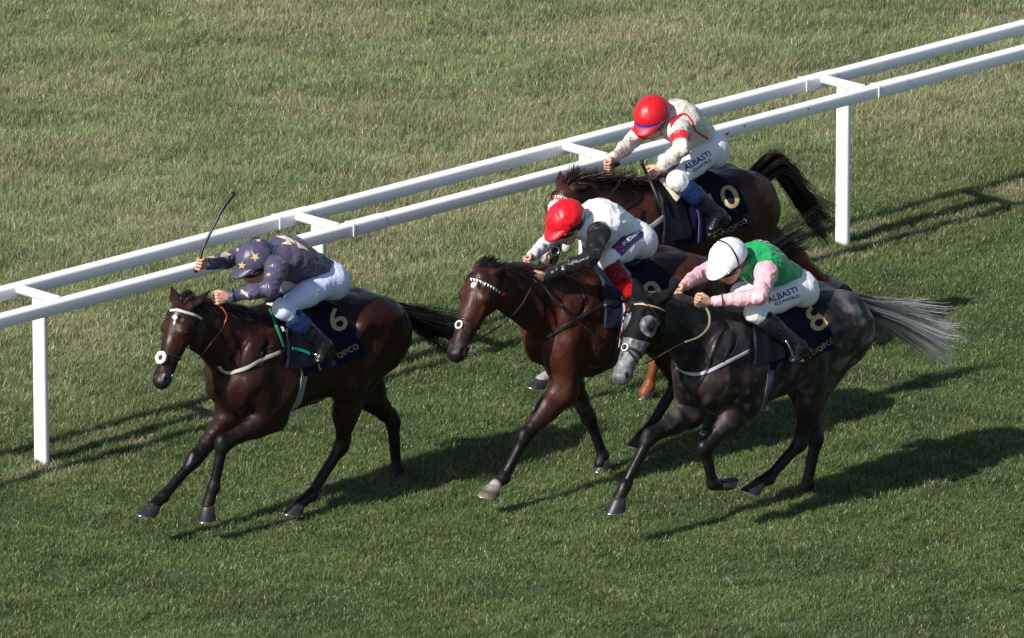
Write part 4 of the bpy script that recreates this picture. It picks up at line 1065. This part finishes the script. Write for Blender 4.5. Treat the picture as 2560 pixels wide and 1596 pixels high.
    for i in range(nv + 1):
        th = (math.pi * .56) * i / nv
        for q in range(nu):
            ph = 2 * math.pi * q / nu; e = 1 + .010 * noise.noise(Vector((math.cos(ph) * 3, math.sin(ph) * 3, i * .25 + J['seed']))) * J.get('cap_wr', 1) + (.008 * math.cos(ph * 8) * math.sin(th * 1.6) * -J.get('cap_seam', .25))
            cw = noise.noise(Vector((math.cos(ph) * 3.6, math.sin(ph) * 3.6, th * 1.1 + J['seed']))); e += (.45 - abs(cw) * 2.4) * .026 * J.get('cap_wr', 1) * min(1, math.sin(th) * 1.3)
            if i == nv: e *= .97
            x = math.sin(th) * math.cos(ph) * ra * e; y = math.sin(th) * math.sin(ph) * rb * e; z = math.cos(th) * rc * e
            fr = max(0, math.cos(ph)); z -= 0 if i < nv - 8 else -.0 * fr
            V_.append(cc + f * x + w * y + u * z)
    for i in range(nv):
        for q in range(nu): F_.append((i * nu + q, (i + 1) * nu + q, (i + 1) * nu + (q + 1) % nu, i * nu + (q + 1) % nu))
    base = len(V_); na, nr = 26, 5
    for side in (0, 1):
        for i in range(na + 1):
            ph = R(-82 + 164 * i / na); cph = math.cos(ph)
            for q in range(nr + 1):
                t = q / nr; ex = .060 * t * cph ** .8; th = math.pi * .505
                x = math.cos(ph) * (ra * .975) + ex; y = math.sin(ph) * rb * .975 * (1 - .12 * t * abs(math.sin(ph))); z = math.cos(th) * rc - .022 * t * cph - .012 * t * t + (.004 if side == 0 else -.006)
                V_.append(cc + f * x + w * y + u * z)
    for side in (0, 1):
        o = base + side * (na + 1) * (nr + 1)
        for i in range(na):
            for q in range(nr):
                a = o + i * (nr + 1) + q; fcs = (a, a + 1, a + nr + 2, a + nr + 1); F_.append(fcs if side == 0 else fcs[::-1])
    o2 = (na + 1) * (nr + 1)
    for i in range(na): a = base + i * (nr + 1) + nr; F_.append((a, a + o2, a + o2 + nr + 1, a + nr + 1))
    for i in (0, na):
        for q in range(nr): a = base + i * (nr + 1) + q; F_.append((a, a + 1, a + 1 + o2, a + o2))
    v, fb = uvsphere(cc + u * (rc + .002), .011, nu=8, nv=6); V_, F_ = join((V_, F_), (v, fb))
    V_ = np.array(V_)
    cp = mkobj('cap', h.wld(V_), F_, M_CAP, root, cols={'cloth': J['cap'](V_, (V_ - cc) @ f, (V_ - cc) @ w, (V_ - cc) @ u)}); j.cap = cp
    # harness, goggles
    v1, f1 = uvsphere(cc - u * .030 - f * .022, (.105, .100, .095), axes=[f, w, u]); v, q = v1, f1
    mkobj('helmet_harness', h.wld(np.array(v)), q, M_LEATHER, root)
    pts = [fc + f * (.100 * math.cos(a)) + w * (.088 * math.sin(a)) + u * .002 for a in np.linspace(-1.25, 1.25, 16)]
    v, q = tube(pts, .023, 10, flat=1.0, up=u); v = np.array(v); 
    gv = np.array([p for p in v]); mkobj('goggles', h.wld(gv), q, M_GOGGLE, root)
    j.bv = bvh_of([jk, br, cp] + j.boots)
    j.f, j.u, j.w, j.hc = f, u, w, hc
    return j
def const(c): return lambda V, T, j: np.tile(np.array(c, float), (len(V), 1))
def silk_parts(torso, nu, nl, fu, fl, extra=None):
    def fn(V, T, j):
        C = np.array([torso, nu, nl, fu, fl], float); k = T.argmax(1); c = C[k]
        if extra: c = extra(V, T, j, c, k)
        return c
    return fn
def make_whip(pts, rads, label, cols=None):
    v, f = tube(catmull(pts, 6), [float(np.interp(i, np.linspace(0, (len(pts) - 1) * 6, len(rads)), rads)) for i in range((len(pts) - 1) * 6 + 1)], 8)
    return mkobj('whip', v, f, M_LEATHER, None, origin=pts[0], label=label, cat='whip', group='whips carried by the jockeys')

PUR = (.066, .058, .104)
J1 = build_jockey(H1, dict(seed=3, legs=(.60, .66, .88), pelvis=(806, 692), chest=(716, 645), head=(640, 646), head_lat=-.01, yaw=-10, pitch=22,
    sh_near=(690, 672), el_near=(676, 722, .27), wr_near=(572, 742, .10), ha_near=(540, 748, .08), sh_far=(640, 622), el_far=(566, 650, -.22), wr_far=(516, 661, -.16), ha_far=(494, 660, -.15),
    grip_near=(.2, -.2, 1), grip_far=(-.25, 0, 1), knee=(707, 772), ankle=(816, 866), toe=(789, 905), heel=(836, 876), boot_cols=[(-1, .5, (.010, .022, .085))], boot_top=.30,
    silk=const(PUR), cap=lambda V, a, b, c: np.tile(PUR, (len(V), 1)),
    label='person in purple silks with gold stars crouched over the leading horse and raising a whip'))
def j2x(V, T, j, c, k):
    return c
J2 = build_jockey(H2, dict(seed=5, pelvis=(1574, 592), chest=(1500, 555), head=(1414, 546), yaw=-2, pitch=28, cap_wr=1.9, cap_seam=.5,
    sh_near=(1497, 584), el_near=(1478, 645, .30), wr_near=(1365, 690, .10), ha_near=(1335, 701, .08), sh_far=(1440, 545), el_far=(1385, 590, -.26), wr_far=(1330, 641, -.10), ha_far=(1306, 660, -.07), cuff=.02,
    knee=(1520, 650), ankle=(1592, 752), toe=(1564, 792), heel=(1612, 764), boot_top=.12, boot_cols=[(-1, .50, (.16, .004, .014)), (.50, .80, (.62, .012, .012))],
    silk=silk_parts((.78, .78, .82), (.006, .006, .008), (.006, .006, .008), (.74, .74, .80), (.74, .74, .80), j2x), cap=lambda V, a, b, c: np.tile((.66, .008, .020), (len(V), 1)),
    label='person with bright red cap, white body and black sleeve riding the second horse'))
def j3x(V, T, j, c, k):
    for key, lim in (('near', (.30, .72)), ('far', (.10, .75))):
        a, b = j.sh[key], j.el[key]; t = ((V - a) @ (b - a)) / ((b - a) @ (b - a)); kk = 1 if key == 'near' else 3
        m = (t > lim[0]) & (t < lim[1]) & (k == kk); c[m] = (.62, .012, .02)
    return c
J3 = build_jockey(H3, dict(seed=8, pelvis=(1758, 362), chest=(1696, 305), head=(1630, 285), yaw=20, pitch=24, cap_wr=.5, cap_seam=.4,
    sh_near=(1698, 326), el_near=(1705, 372, .27), wr_near=(1652, 418, .10), ha_near=(1628, 436, .07), sh_far=(1634, 292), el_far=(1582, 352, -.26), wr_far=(1532, 398, -.09), ha_far=(1509, 420, -.07), cuff=.08,
    knee=(1692, 452), ankle=(1800, 540), toe=(1772, 575), heel=(1822, 545), boot_cols=[(-1, .5, (.010, .022, .085))], boot_top=.26, knee_lat=.20,
    silk=silk_parts((.60, .56, .50), (.60, .56, .50), (.60, .56, .50), (.60, .56, .50), (.60, .56, .50), j3x),
    cap=lambda V, a, b, c: np.where(((c < .014) & (c > -.0035) & (np.sqrt(a * a * .7 + b * b) > .10))[:, None], (.02, .02, .18), (.58, .010, .018)),
    label='person with red cap, cream and red silks riding the horse beside the rail'))
def j4x(V, T, j, c, k):
    return c
J4 = build_jockey(H4, dict(seed=12, pelvis=(1978, 712), chest=(1896, 660), head=(1820, 643), yaw=2, pitch=26, cap_wr=.7, cap_seam=.3,
    sh_near=(1916, 684), el_near=(1900, 742, .30), wr_near=(1776, 755, .10), ha_near=(1744, 755, .08), sh_far=(1850, 640), el_far=(1752, 686, -.26), wr_far=(1708, 716, -.12), ha_far=(1686, 734, -.09), cuff=.14,
    knee=(1886, 782), ankle=(2002, 868), toe=(1978, 905), heel=(2026, 876), knee_lat=.20, boot_top=.26,
    silk=silk_parts((.012, .30, .090), (.74, .42, .47), (.74, .42, .47), (.74, .42, .47), (.74, .42, .47), j4x), cap=lambda V, a, b, c: np.tile((.80, .80, .84), (len(V), 1)),
    label='person with white cap, green and pink silks riding the grey horse'))
for h, nm in ((H1, 1), (H2, 2), (H3, 3), (H4, 4)): pass
make_tack(H1, J1, '6', dict(cloth='navy saddle cloth with gold number 6 on the leading dark bay horse', saddle='black racing saddle with green edged pad under the rider in purple', girth=(.22, .24, .22), stirrup=([(784, 882, .02), (787, 902, .035), (792, 922, .03), (806, 921, .0)], .33)))
make_tack(H2, J2, '0', dict(cloth='navy saddle cloth half hidden behind the grey horse\'s ears', back=-.56, saddle='dark blue racing saddle under the rider in the red cap and black sleeve', flap=(.014, .020, .042), girth=(.02, .02, .05)))
make_tack(H3, J3, '10', dict(back=-.62, cloth='navy saddle cloth on the horse nearest the rail', saddle='dark saddle with a cream front pad on the horse beside the rail', girth=(.02, .02, .05)))
make_tack(H4, J4, '8', dict(cloth='navy saddle cloth with gold number 8 on the grey horse', saddle='black racing saddle under the rider in green and pink', girth=(.10, .09, .12), back=-.54, stirrup=([(1959, 850, .02), (1968, 875, .035), (1978, 900, .03), (1992, 906, .0)], .33)))

# ------------------------------------------------------------------ bridles, straps and reins
M_BROWNF = mat('brown_fleece', (.035, .016, .012), rough=.95, bump=[(110, .9, .006, ONE)])
M_WHITELTH = mat('white_leather', (.55, .52, .50), rough=.6)
M_GOLDBAND = mat('gilt_band', (.42, .30, .16), rough=.4)
M_GREYWEB = mat('lilac_webbing', (.36, .35, .42), rough=.7)
M_BEIGE = mat('beige_rubber', (.20, .16, .11), rough=.7)
M_REDSTRAP = mat('red_strap', (.30, .015, .03), rough=.6)
M_PURPLE = mat('purple_ribbon', (.12, .06, .30), rough=.5)
M_HOOD = mat('black_hood', (.004, .004, .005), rough=.65, spec=.12, bump=[(260, .5, .001, ONE)])
HX = [(H1, J1), (H2, J2), (H3, J3), (H4, J4)]
def fleece(name, c, r, axes, parent, seed=0, m=M_FLEECE):
    v, f = uvsphere(c, r, axes, 20, 14); v = np.array(v)
    for i in range(len(v)):
        d = v[i] - c; v[i] = c + d * (1 + .16 * noise.noise(Vector(v[i] * 60 + seed)))
    return mkobj(name, v, f, m, parent)
# leading horse
b = bridle_parts(H1, dict(rings=[('noseband', .37, .016, M_LEATHER, .004), ('throat_lash', .06, .010, M_LEATHER, .004, .20)],
    straps=[('browband', [(427, 777), (443, 776), (460, 781), (483, 788), (504, 798)], .020, M_WHITELTH, .007),
            ('cheekpiece', [(503, 806), (498, 835), (490, 865), (477, 890)], .075, M_BROWNF, .012), ('bit_cheek', [(445, 928), (456, 921), (463, 909), (469, 902)], .010, M_METAL, .010),
            ('rein', [(467, 912), (485, 905), (505, 888)], .014, M_LEATHER)], bits=[(464, 908, .026)]),
    'bridle with white browband and white fleece ring on the nose of the leading horse')
q, n_ = hit(H1.bv, 406, 896); ax = nz(np.cross(n_, ZV)); ay = np.cross(n_, ax)
v, f = tube([q + n_ * .016 + (ax * math.cos(a) + ay * math.sin(a)) * .030 for a in np.linspace(0, 2 * math.pi, 22, endpoint=False)], [.0145 + .002 * math.sin(i * 2.1) for i in range(22)], 10, closed=True); mkobj('fleece_ring', v, f, M_FLEECE, b)
v, f = uvsphere(q + n_ * .012, .017); mkobj('strap_keeper', v, f, M_LEATHER, b)
free_tube(H1, 'rein', [(505, 888, .10), (528, 858, .14), (556, 822, .12), (562, 806, .11)], .008, M_LEATHER, b, flat=.5)
free_tube(H1, 'rubber_grip', [(562, 808, .11), (567, 790, .11), (558, 773, .10), (545, 762, .08)], .010, M_ORANGE, b, flat=.6)
free_tube(H1, 'rubber_grip', [(543, 734, .06), (556, 737, .05), (568, 733, .03), (585, 731, 0), (603, 731, -.02)], .009, M_ORANGE, b, flat=.6)
strap_on('breast_girth', H1.bv, [(548, 914), (559, 927), (582, 932), (616, 920), (648, 902), (701, 880)], .026, M_WEB, H1.saddle, off=.010)
strap_on('neck_strap', H1.bv, [(650, 903), (654, 880), (668, 872), (686, 865)], .011, M_LEATHER, H1.saddle, off=.008)
strap_on('buckle_strap', H1.bv, [(698, 882), (714, 875), (728, 870)], .020, M_LEATHER, H1.saddle, off=.014)
bvf = bvh_of([H1.root, H1.cloth_mesh, H1.flap])
strap_on('pad_edging', bvf, [(671, 774), (685, 803), (697, 839), (707, 869)], .024, M_GREEN, H1.saddle, off=.012)
strap_on('pad_edging', bvf, [(727, 872), (745, 875), (762, 880), (774, 886)], .020, M_GREEN, H1.saddle, off=.012)
px_poly('care_tag', bvf, [(697, 819), (703, 819), (706, 830), (699, 831)], M_WHITEP, H1.saddle, off=.03)
fleece('withers_pad', on_plane(683, 767, H1.O, HL), (.035, .06, .03), [HF_, HL, ZV], H1.saddle, 3, M_CREAM)
bc = bvh_of([H1.cloth_mesh])
px_text('number', bc, '6', 836, 836, 30, 60, M_GOLD, H1.cloth, wide=1.15, bold=.012, off=.003)
px_text('lettering', bc, 'QIPCO', 845, 897, 27, 14, M_GOLD, H1.cloth, wide=1.0, off=.003)
# second horse
b = bridle_parts(H2, dict(rings=[('noseband', .35, .018, M_LEATHER, .004), ('throat_lash', .06, .010, M_LEATHER, .004, .20)],
    straps=[('browband', [(1179, 701), (1202, 702), (1226, 716), (1247, 733)], .026, M_LEATHER, .006),
            ('cheekpiece', [(1244, 752), (1232, 788), (1211, 826), (1191, 850)], .016, M_LEATHER, .007), ('flash_strap', [(1150, 821), (1164, 834), (1173, 850), (1180, 872)], .013, M_LEATHER)],
    bits=[(1189, 852, .036)]), 'bridle with a black and white checked browband on the second horse')
for i in range(11):
    t = i / 10; x = 1181 + 63 * t; y = 701 + 29 * t ** 1.7
    px_poly('white_triangle', bvh_of([H2.root]), [(x - 2.4, y - 4), (x + 3.0, y - 3.2), (x - .2, y + 4.5)], M_WHITEP, b, off=.0125) if False else None
BQ = bvh_of([H2.root])
for i in range(11):
    t = i / 10; x = 1181 + 63 * t; y = 701 + 30 * t ** 1.6
    px_poly('browband_check', BQ, [(x - 2.4, y - 4.2), (x + 3.0, y - 3.2), (x - .4, y + 4.2)], M_WHITEP, b, off=.0125)
q, n_ = hit(H2.bv, 1251, 735); v, f = uvsphere(q + n_ * .012, (.022, .020, .012), nu=12, nv=8); mkobj('rosette', v, f, M_RED, b)
q, n_ = hit(H2.bv, 1149, 813); ax = nz(np.cross(n_, ZV)); ay = np.cross(n_, ax)
v, f = tube([q + n_ * .008 + (ax * math.cos(a) + ay * math.sin(a)) * .024 for a in np.linspace(0, 2 * math.pi, 16, endpoint=False)], .0075, 8, closed=True); mkobj('nose_ring', v, f, M_WHITELTH, b)
free_tube(H2, 'rein', [(1193, 850, .08), (1230, 828, .10), (1266, 803, .14), (1301, 766, .14), (1322, 730, .12), (1334, 703, .09)], .009, M_LEATHER, b, flat=.5)
strap_on('breast_girth', H2.bv, [(1362, 848), (1429, 806), (1487, 774), (1530, 757)], .030, M_LEATHER, H2.saddle, off=.010)
bvf = bvh_of([H2.root, H2.cloth_mesh, H2.flap])
strap_on('breast_strap', bvf, [(1512, 765), (1540, 756), (1570, 754)], .022, M_LEATHER, H2.saddle, off=.014)
strap_on('striped_girth', bvf, [(1555, 742), (1562, 770), (1560, 800), (1552, 832), (1546, 868)], .050, M_NAVY, H2.saddle, off=.010)
strap_on('girth_stripe', bvf, [(1555, 742), (1562, 770), (1560, 800), (1552, 832), (1546, 868)], .034, M_WHITELTH, H2.saddle, off=.013)
strap_on('girth_stripe', bvf, [(1555, 742), (1562, 770), (1560, 800), (1552, 832), (1546, 868)], .018, M_REDSTRAP, H2.saddle, off=.016)
strap_on('neck_strap', H2.bv, [(1447, 712), (1458, 742), (1463, 764)], .007, M_LEATHER, H2.saddle, off=.008)
bc = bvh_of([H2.cloth_mesh])
px_text('number', bc, '0', 1618, 770, 22, 62, M_GOLD, H2.cloth, wide=1.2, bold=.012, off=.003)
# horse by the rail
b = bridle_parts(H3, dict(rings=[('noseband', .36, .020, M_LEATHER, .004), ('throat_lash', .06, .010, M_LEATHER, .004, .20)],
    straps=[('browband', [(1385, 494), (1398, 493), (1413, 497), (1433, 505)], .024, M_WHITELTH, .007), ('cheekpiece', [(1437, 520), (1432, 560), (1420, 600)], .016, M_LEATHER, .007)],
    bits=[(1385, 628, .030)]), 'bridle with a white and red browband on the horse beside the rail')
BQ = bvh_of([H3.root])
for i in range(8):
    t = i / 7; x = 1388 + 42 * t; y = 494 + 10 * t ** 1.7
    px_poly('browband_check', BQ, [(x - 1.3, y - 4.0), (x + 1.5, y - 3.8), (x + 1.2, y + 4), (x - 1.5, y + 3.8)], M_RED, b, off=.0125)
q, n_ = hit(H3.bv, 1425, 624)
if q is None: q = H3.wld(H3.hp(.40, -.06, .06)); n_ = HL
fleece('cheek_fleece', q + n_ * .012, (.045, .03, .045), [HF_, HL, ZV], b, 7)
free_tube(H3, 'rein', [(1386, 630, .06), (1440, 590, .14), (1500, 520, .14), (1548, 458, .12), (1550, 440, .06)], .008, M_LEATHER, b, flat=.5)
strap_on('breast_girth', H3.bv, [(1560, 606), (1590, 589), (1616, 574), (1642, 556), (1668, 536)], .036, M_WEB, H3.saddle, off=.010)
bvf = bvh_of([H3.root, H3.cloth_mesh, H3.flap])
strap_on('front_pad', bvf, [(1652, 452), (1666, 466), (1681, 483), (1694, 500)], .060, M_CREAM, H3.saddle, off=.012, thick=.012)
strap_on('purple_ribbon', bvf, [(1741, 520), (1747, 550), (1746, 580), (1744, 608)], .028, M_PURPLE, H3.saddle, off=.010)
bc = bvh_of([H3.cloth_mesh])
px_text('number', bc, '10', 1772, 548, 25, 60, M_GOLD, H3.cloth, wide=1.15, bold=.010, off=.003)
px_text('lettering', bc, 'ASCOT//QIPCO', 1770, 612, 30, 12, M_GOLDBAND, H3.cloth, wide=1.0, off=.003)
px_text('lettering', bc, 'ROYAL', 1772, 592, 30, 8, M_GOLDBAND, H3.cloth, wide=1.1, off=.003)
# grey horse with its hood
def hoodmask(V):
    s_ = (V - H4.poll) @ H4.A / H4.sc; n_ = (V - H4.poll) @ H4.N / H4.sc; w_ = (V - H4.poll) @ H4.W / H4.sc
    eye = ((s_ - .185) / .062) ** 2 + ((np.abs(w_) - .088) / .050) ** 2 < 1
    ear = np.zeros(len(V), bool)
    for base, tip, o_ in H4.ears:
        t = ((V - base) @ (tip - base)) / ((tip - base) @ (tip - base)); dd = np.linalg.norm(V - base - np.clip(t, 0, 1)[:, None] * (tip - base), axis=1); ear |= (dd < .06) & (t > -.1)
    return ((s_ > -.04) & (s_ < .285 + .03 * np.clip(n_ * 10, -1, 1)) & ~(eye & (n_ > -.03)) & (n_ > -.10) & (H4.T[:, 2] > .45)) | ear
b = bridle_parts(H4, dict(rings=[('noseband', .37, .016, M_LEATHER, .006), ('throat_lash', .06, .010, M_LEATHER, .010, .20)],
    straps=[('cheekpiece', [(1664, 800), (1662, 830), (1648, 866), (1622, 900)], .014, M_LEATHER, .012), ('flash_strap', [(1571, 878), (1583, 893), (1596, 912)], .013, M_LEATHER)],
    bits=[(1607, 910, .024)]), 'bridle with a gilt browband on the hooded grey horse')
hd = patch(H4, 'hood', hoodmask, .006, M_HOOD, H4.root)
BQ = bvh_of([H4.root, hd]); strap_on('browband', BQ, [(1587, 762), (1604, 761), (1623, 765), (1642, 770), (1660, 778)], .014, M_GOLDBAND, b, off=.006)
q, n_ = hit(H4.bv, 1564, 870); ax = nz(np.cross(n_, ZV)); ay = np.cross(n_, ax)
v, f = tube([q + n_ * .008 + (ax * math.cos(a) + ay * math.sin(a)) * .022 for a in np.linspace(0, 2 * math.pi, 16, endpoint=False)], .007, 8, closed=True); mkobj('nose_ring', v, f, M_WHITELTH, b)
v, f = uvsphere(q + n_ * .012, .018); mkobj('strap_keeper', v, f, M_LEATHER, b)
free_tube(H4, 'rein', [(1609, 912, .08), (1640, 895, .12), (1680, 872, .17), (1712, 856, .19)], .008, M_LEATHER, b, flat=.5)
free_tube(H4, 'rubber_grip', [(1712, 856, .19), (1748, 842, .20), (1771, 817, .18), (1773, 788, .14), (1762, 767, .10), (1748, 757, .08)], .0085, M_BEIGE, b, flat=.6)
strap_on('breast_girth', H4.bv, [(1690, 905), (1697, 918), (1718, 932), (1757, 935), (1808, 910), (1872, 877)], .024, M_GREYWEB, H4.saddle, off=.010)
strap_on('breast_strap', H4.bv, [(1868, 880), (1894, 866), (1922, 852)], .014, M_LEATHER, H4.saddle, off=.010)
strap_on('neck_strap', H4.bv, [(1808, 916), (1811, 893), (1822, 868), (1833, 842)], .010, M_LEATHER, H4.saddle, off=.008)
bc = bvh_of([H4.cloth_mesh])
px_text('number', bc, '8', 2032, 834, 26, 66, M_GOLD, H4.cloth, wide=1.15, bold=.010, off=.003)
px_text('lettering', bc, 'ASCOT//QIPCO', 1994, 916, 34, 12, M_GOLD, H4.cloth, wide=1.0, off=.003)

# ------------------------------------------------------------------ prints, patches and bands on the clothing
def S5(ox, oy, sc): return lambda pts: [(ox + x / sc, oy + y / sc) for x, y in pts]
c5, cH, cG, c6 = S5(460, 470, 4.879), S5(1660, 570, 4.32), S5(1350, 220, 2.9075), S5(1340, 400, 5.4)
B1c = bvh_of([J1.cap]); B1j = bvh_of([J1.jacket])
px_poly('star', B1c, star(638, 643, 12.5, .35), M_STAR, J1.root, off=.0015); px_poly('star', B1c, star(605, 664, 11, -.2), M_STAR, J1.root, off=.0015); px_poly('star', B1c, star(646, 601, 9, .9, .6), M_CREAM, J1.root, off=.0015)
px_poly('star', B1j, c5([(1110, 592), (1230, 590), (1330, 640), (1360, 690), (1290, 660), (1320, 700), (1180, 685), (1240, 660), (1250, 640), (1180, 615)]), M_CREAM, J1.root)
px_poly('star', B1j, c5([(1340, 640), (1430, 700), (1560, 790), (1450, 745), (1400, 740), (1380, 700)]), M_CREAM, J1.root)
px_poly('star', B1j, c5([(440, 790), (500, 765), (540, 800), (580, 815), (540, 830), (530, 900), (480, 850), (450, 850)]), M_CREAM, J1.root)
px_poly('star', B1j, c5([(290, 850), (350, 835), (360, 820), (370, 850), (400, 870), (350, 865), (320, 890), (325, 862)]), M_CREAM, J1.root)
px_poly('star', B1j, c5([(690, 1245), (710, 1245), (770, 1290), (800, 1340), (760, 1320), (700, 1270)]), M_CREAM, J1.root)
px_poly('star', B1j, star(672, 688, 7, .2, .8), M_STAR, J1.root)
strap_on('cap_elastic', B1c, [(655, 600), (668, 612), (675, 630), (678, 648)], .010, M_LEATHER, J1.root, off=.003)
B4c = bvh_of([J4.cap]); B4j = bvh_of([J4.jacket]); B4b = bvh_of([J4.breeches])
strap_on('cap_elastic', B4c, [(1797, 602), (1810, 606), (1824, 616), (1838, 637), (1846, 660), (1848, 672)], .012, M_LEATHER, J4.root, off=.003)
px_poly('back_stripe', B4j, cH([(1020, 150), (1040, 118), (1100, 112), (1200, 165), (1330, 245), (1270, 240), (1180, 180), (1090, 150)]), mat('pale_stripe', (.74, .60, .60), rough=.4), J4.root)
px_text('lettering', B4b, 'ALBASTI', 1922, 759, 22, 15, M_NAVY, J4.root, wide=1.05, bold=.02, off=.002)
px_text('lettering', B4b, 'EQUIWORLD', 1938, 765, 20, 8.5, M_NAVY, J4.root, wide=.95, bold=.02, off=.002)
B3j = bvh_of([J3.jacket]); B3b = bvh_of([J3.breeches])
px_text('lettering', B3b, 'ALBASTI', 1715, 428, 32, 15, M_NAVY, J3.root, wide=1.0, bold=.02, off=.002)
px_text('lettering', B3b, 'EQUIWORLD', 1734, 432, 34, 8, M_NAVY, J3.root, wide=.82, bold=.02, off=.002)
for pts in ([(1680, 300), (1694, 290), (1714, 286), (1731, 306), (1739, 327), (1770, 347)], [(1668, 250), (1672, 262), (1668, 285)]):
    strap_on('red_seam', B3j, pts, .014, M_RED, J3.root, off=.002)
px_poly('red_patch', B3j, cG([(945, 250), (990, 205), (1060, 185), (1010, 215), (975, 255), (955, 290)]), M_RED, J3.root)
B2b = bvh_of([J2.breeches]); 
px_poly('thigh_panel', B2b, c6([(1010, 1190), (1180, 1020), (1400, 950), (1450, 970), (1440, 1040), (1300, 1150), (1160, 1300), (1060, 1210)]), M_NAVY, J2.root, off=.003)
px_text('lettering', B2b, 'SPORTINGBET', 1559, 617, 41, 9.5, M_WHITEP, J2.root, wide=.72, bold=.02, off=.005)
px_poly('badge', B2b, [(1550 + 10 * math.cos(a), 622 - 6 * math.sin(a)) for a in np.linspace(.2, 3.3, 10)], M_RED, J2.root, off=.005)
px_poly('badge', B2b, [(1551 + 10 * math.cos(a), 625 - 6 * math.sin(a)) for a in np.linspace(3.4, 6.2, 10)], mat('blue_print', (.02, .06, .35)), J2.root, off=.005)
for (h, j, k, t, ml) in ((H1, J1, 'near', .12, M_LEATHER), (H4, J4, 'near', .24, M_LEATHER)):
    a, b_ = j.wr[k], j.el[k]; d = nz(b_ - a); c = a + (b_ - a) * t; x = nz(np.cross(d, [0, 0, 1.])); y = np.cross(d, x); r_ = .042
    v, f = tube([h.wld(c + (x * math.cos(q) + y * math.sin(q)) * r_) for q in np.linspace(0, 2 * math.pi, 20, endpoint=False)], .009, 6, flat=.5, closed=True); mkobj('wrist_band', v, f, ml, j.root)

# ------------------------------------------------------------------ whips
def wp(h, pts): return [on_plane(x, y, h.O + HL * la, HL) for x, y, la in pts]
make_whip(wp(H1, [(488, 681, -.16), (497, 655, -.15), (508, 620, -.15), (520, 595, -.15), (539, 558, -.15), (556, 523, -.15), (586, 482, -.14)]), [.015, .011, .010, .010, .008, .008, .013, .014], 'black whip raised upright in the right hand of the rider in purple')
make_whip(wp(H2, [(1324, 678, .07), (1336, 693, .09), (1359, 716, .12), (1394, 760, .20), (1444, 803, .26), (1508, 856, .32)]), [.012, .011, .009, .008, .008, .011], 'long black whip hanging along the shoulder of the second horse')
make_whip(wp(H3, [(1604, 405, .10), (1612, 424, .09), (1624, 450, .12), (1642, 492, .20), (1653, 523, .24)]), [.014, .012, .011, .009, .007], 'black whip in the left hand of the rider beside the rail')
make_whip(wp(H3, [(1548, 409, -.06), (1530, 418, -.07), (1510, 430, -.07), (1480, 446, -.04)]), [.014, .013, .010, .006], 'short black whip handle in the right hand of the rider beside the rail')
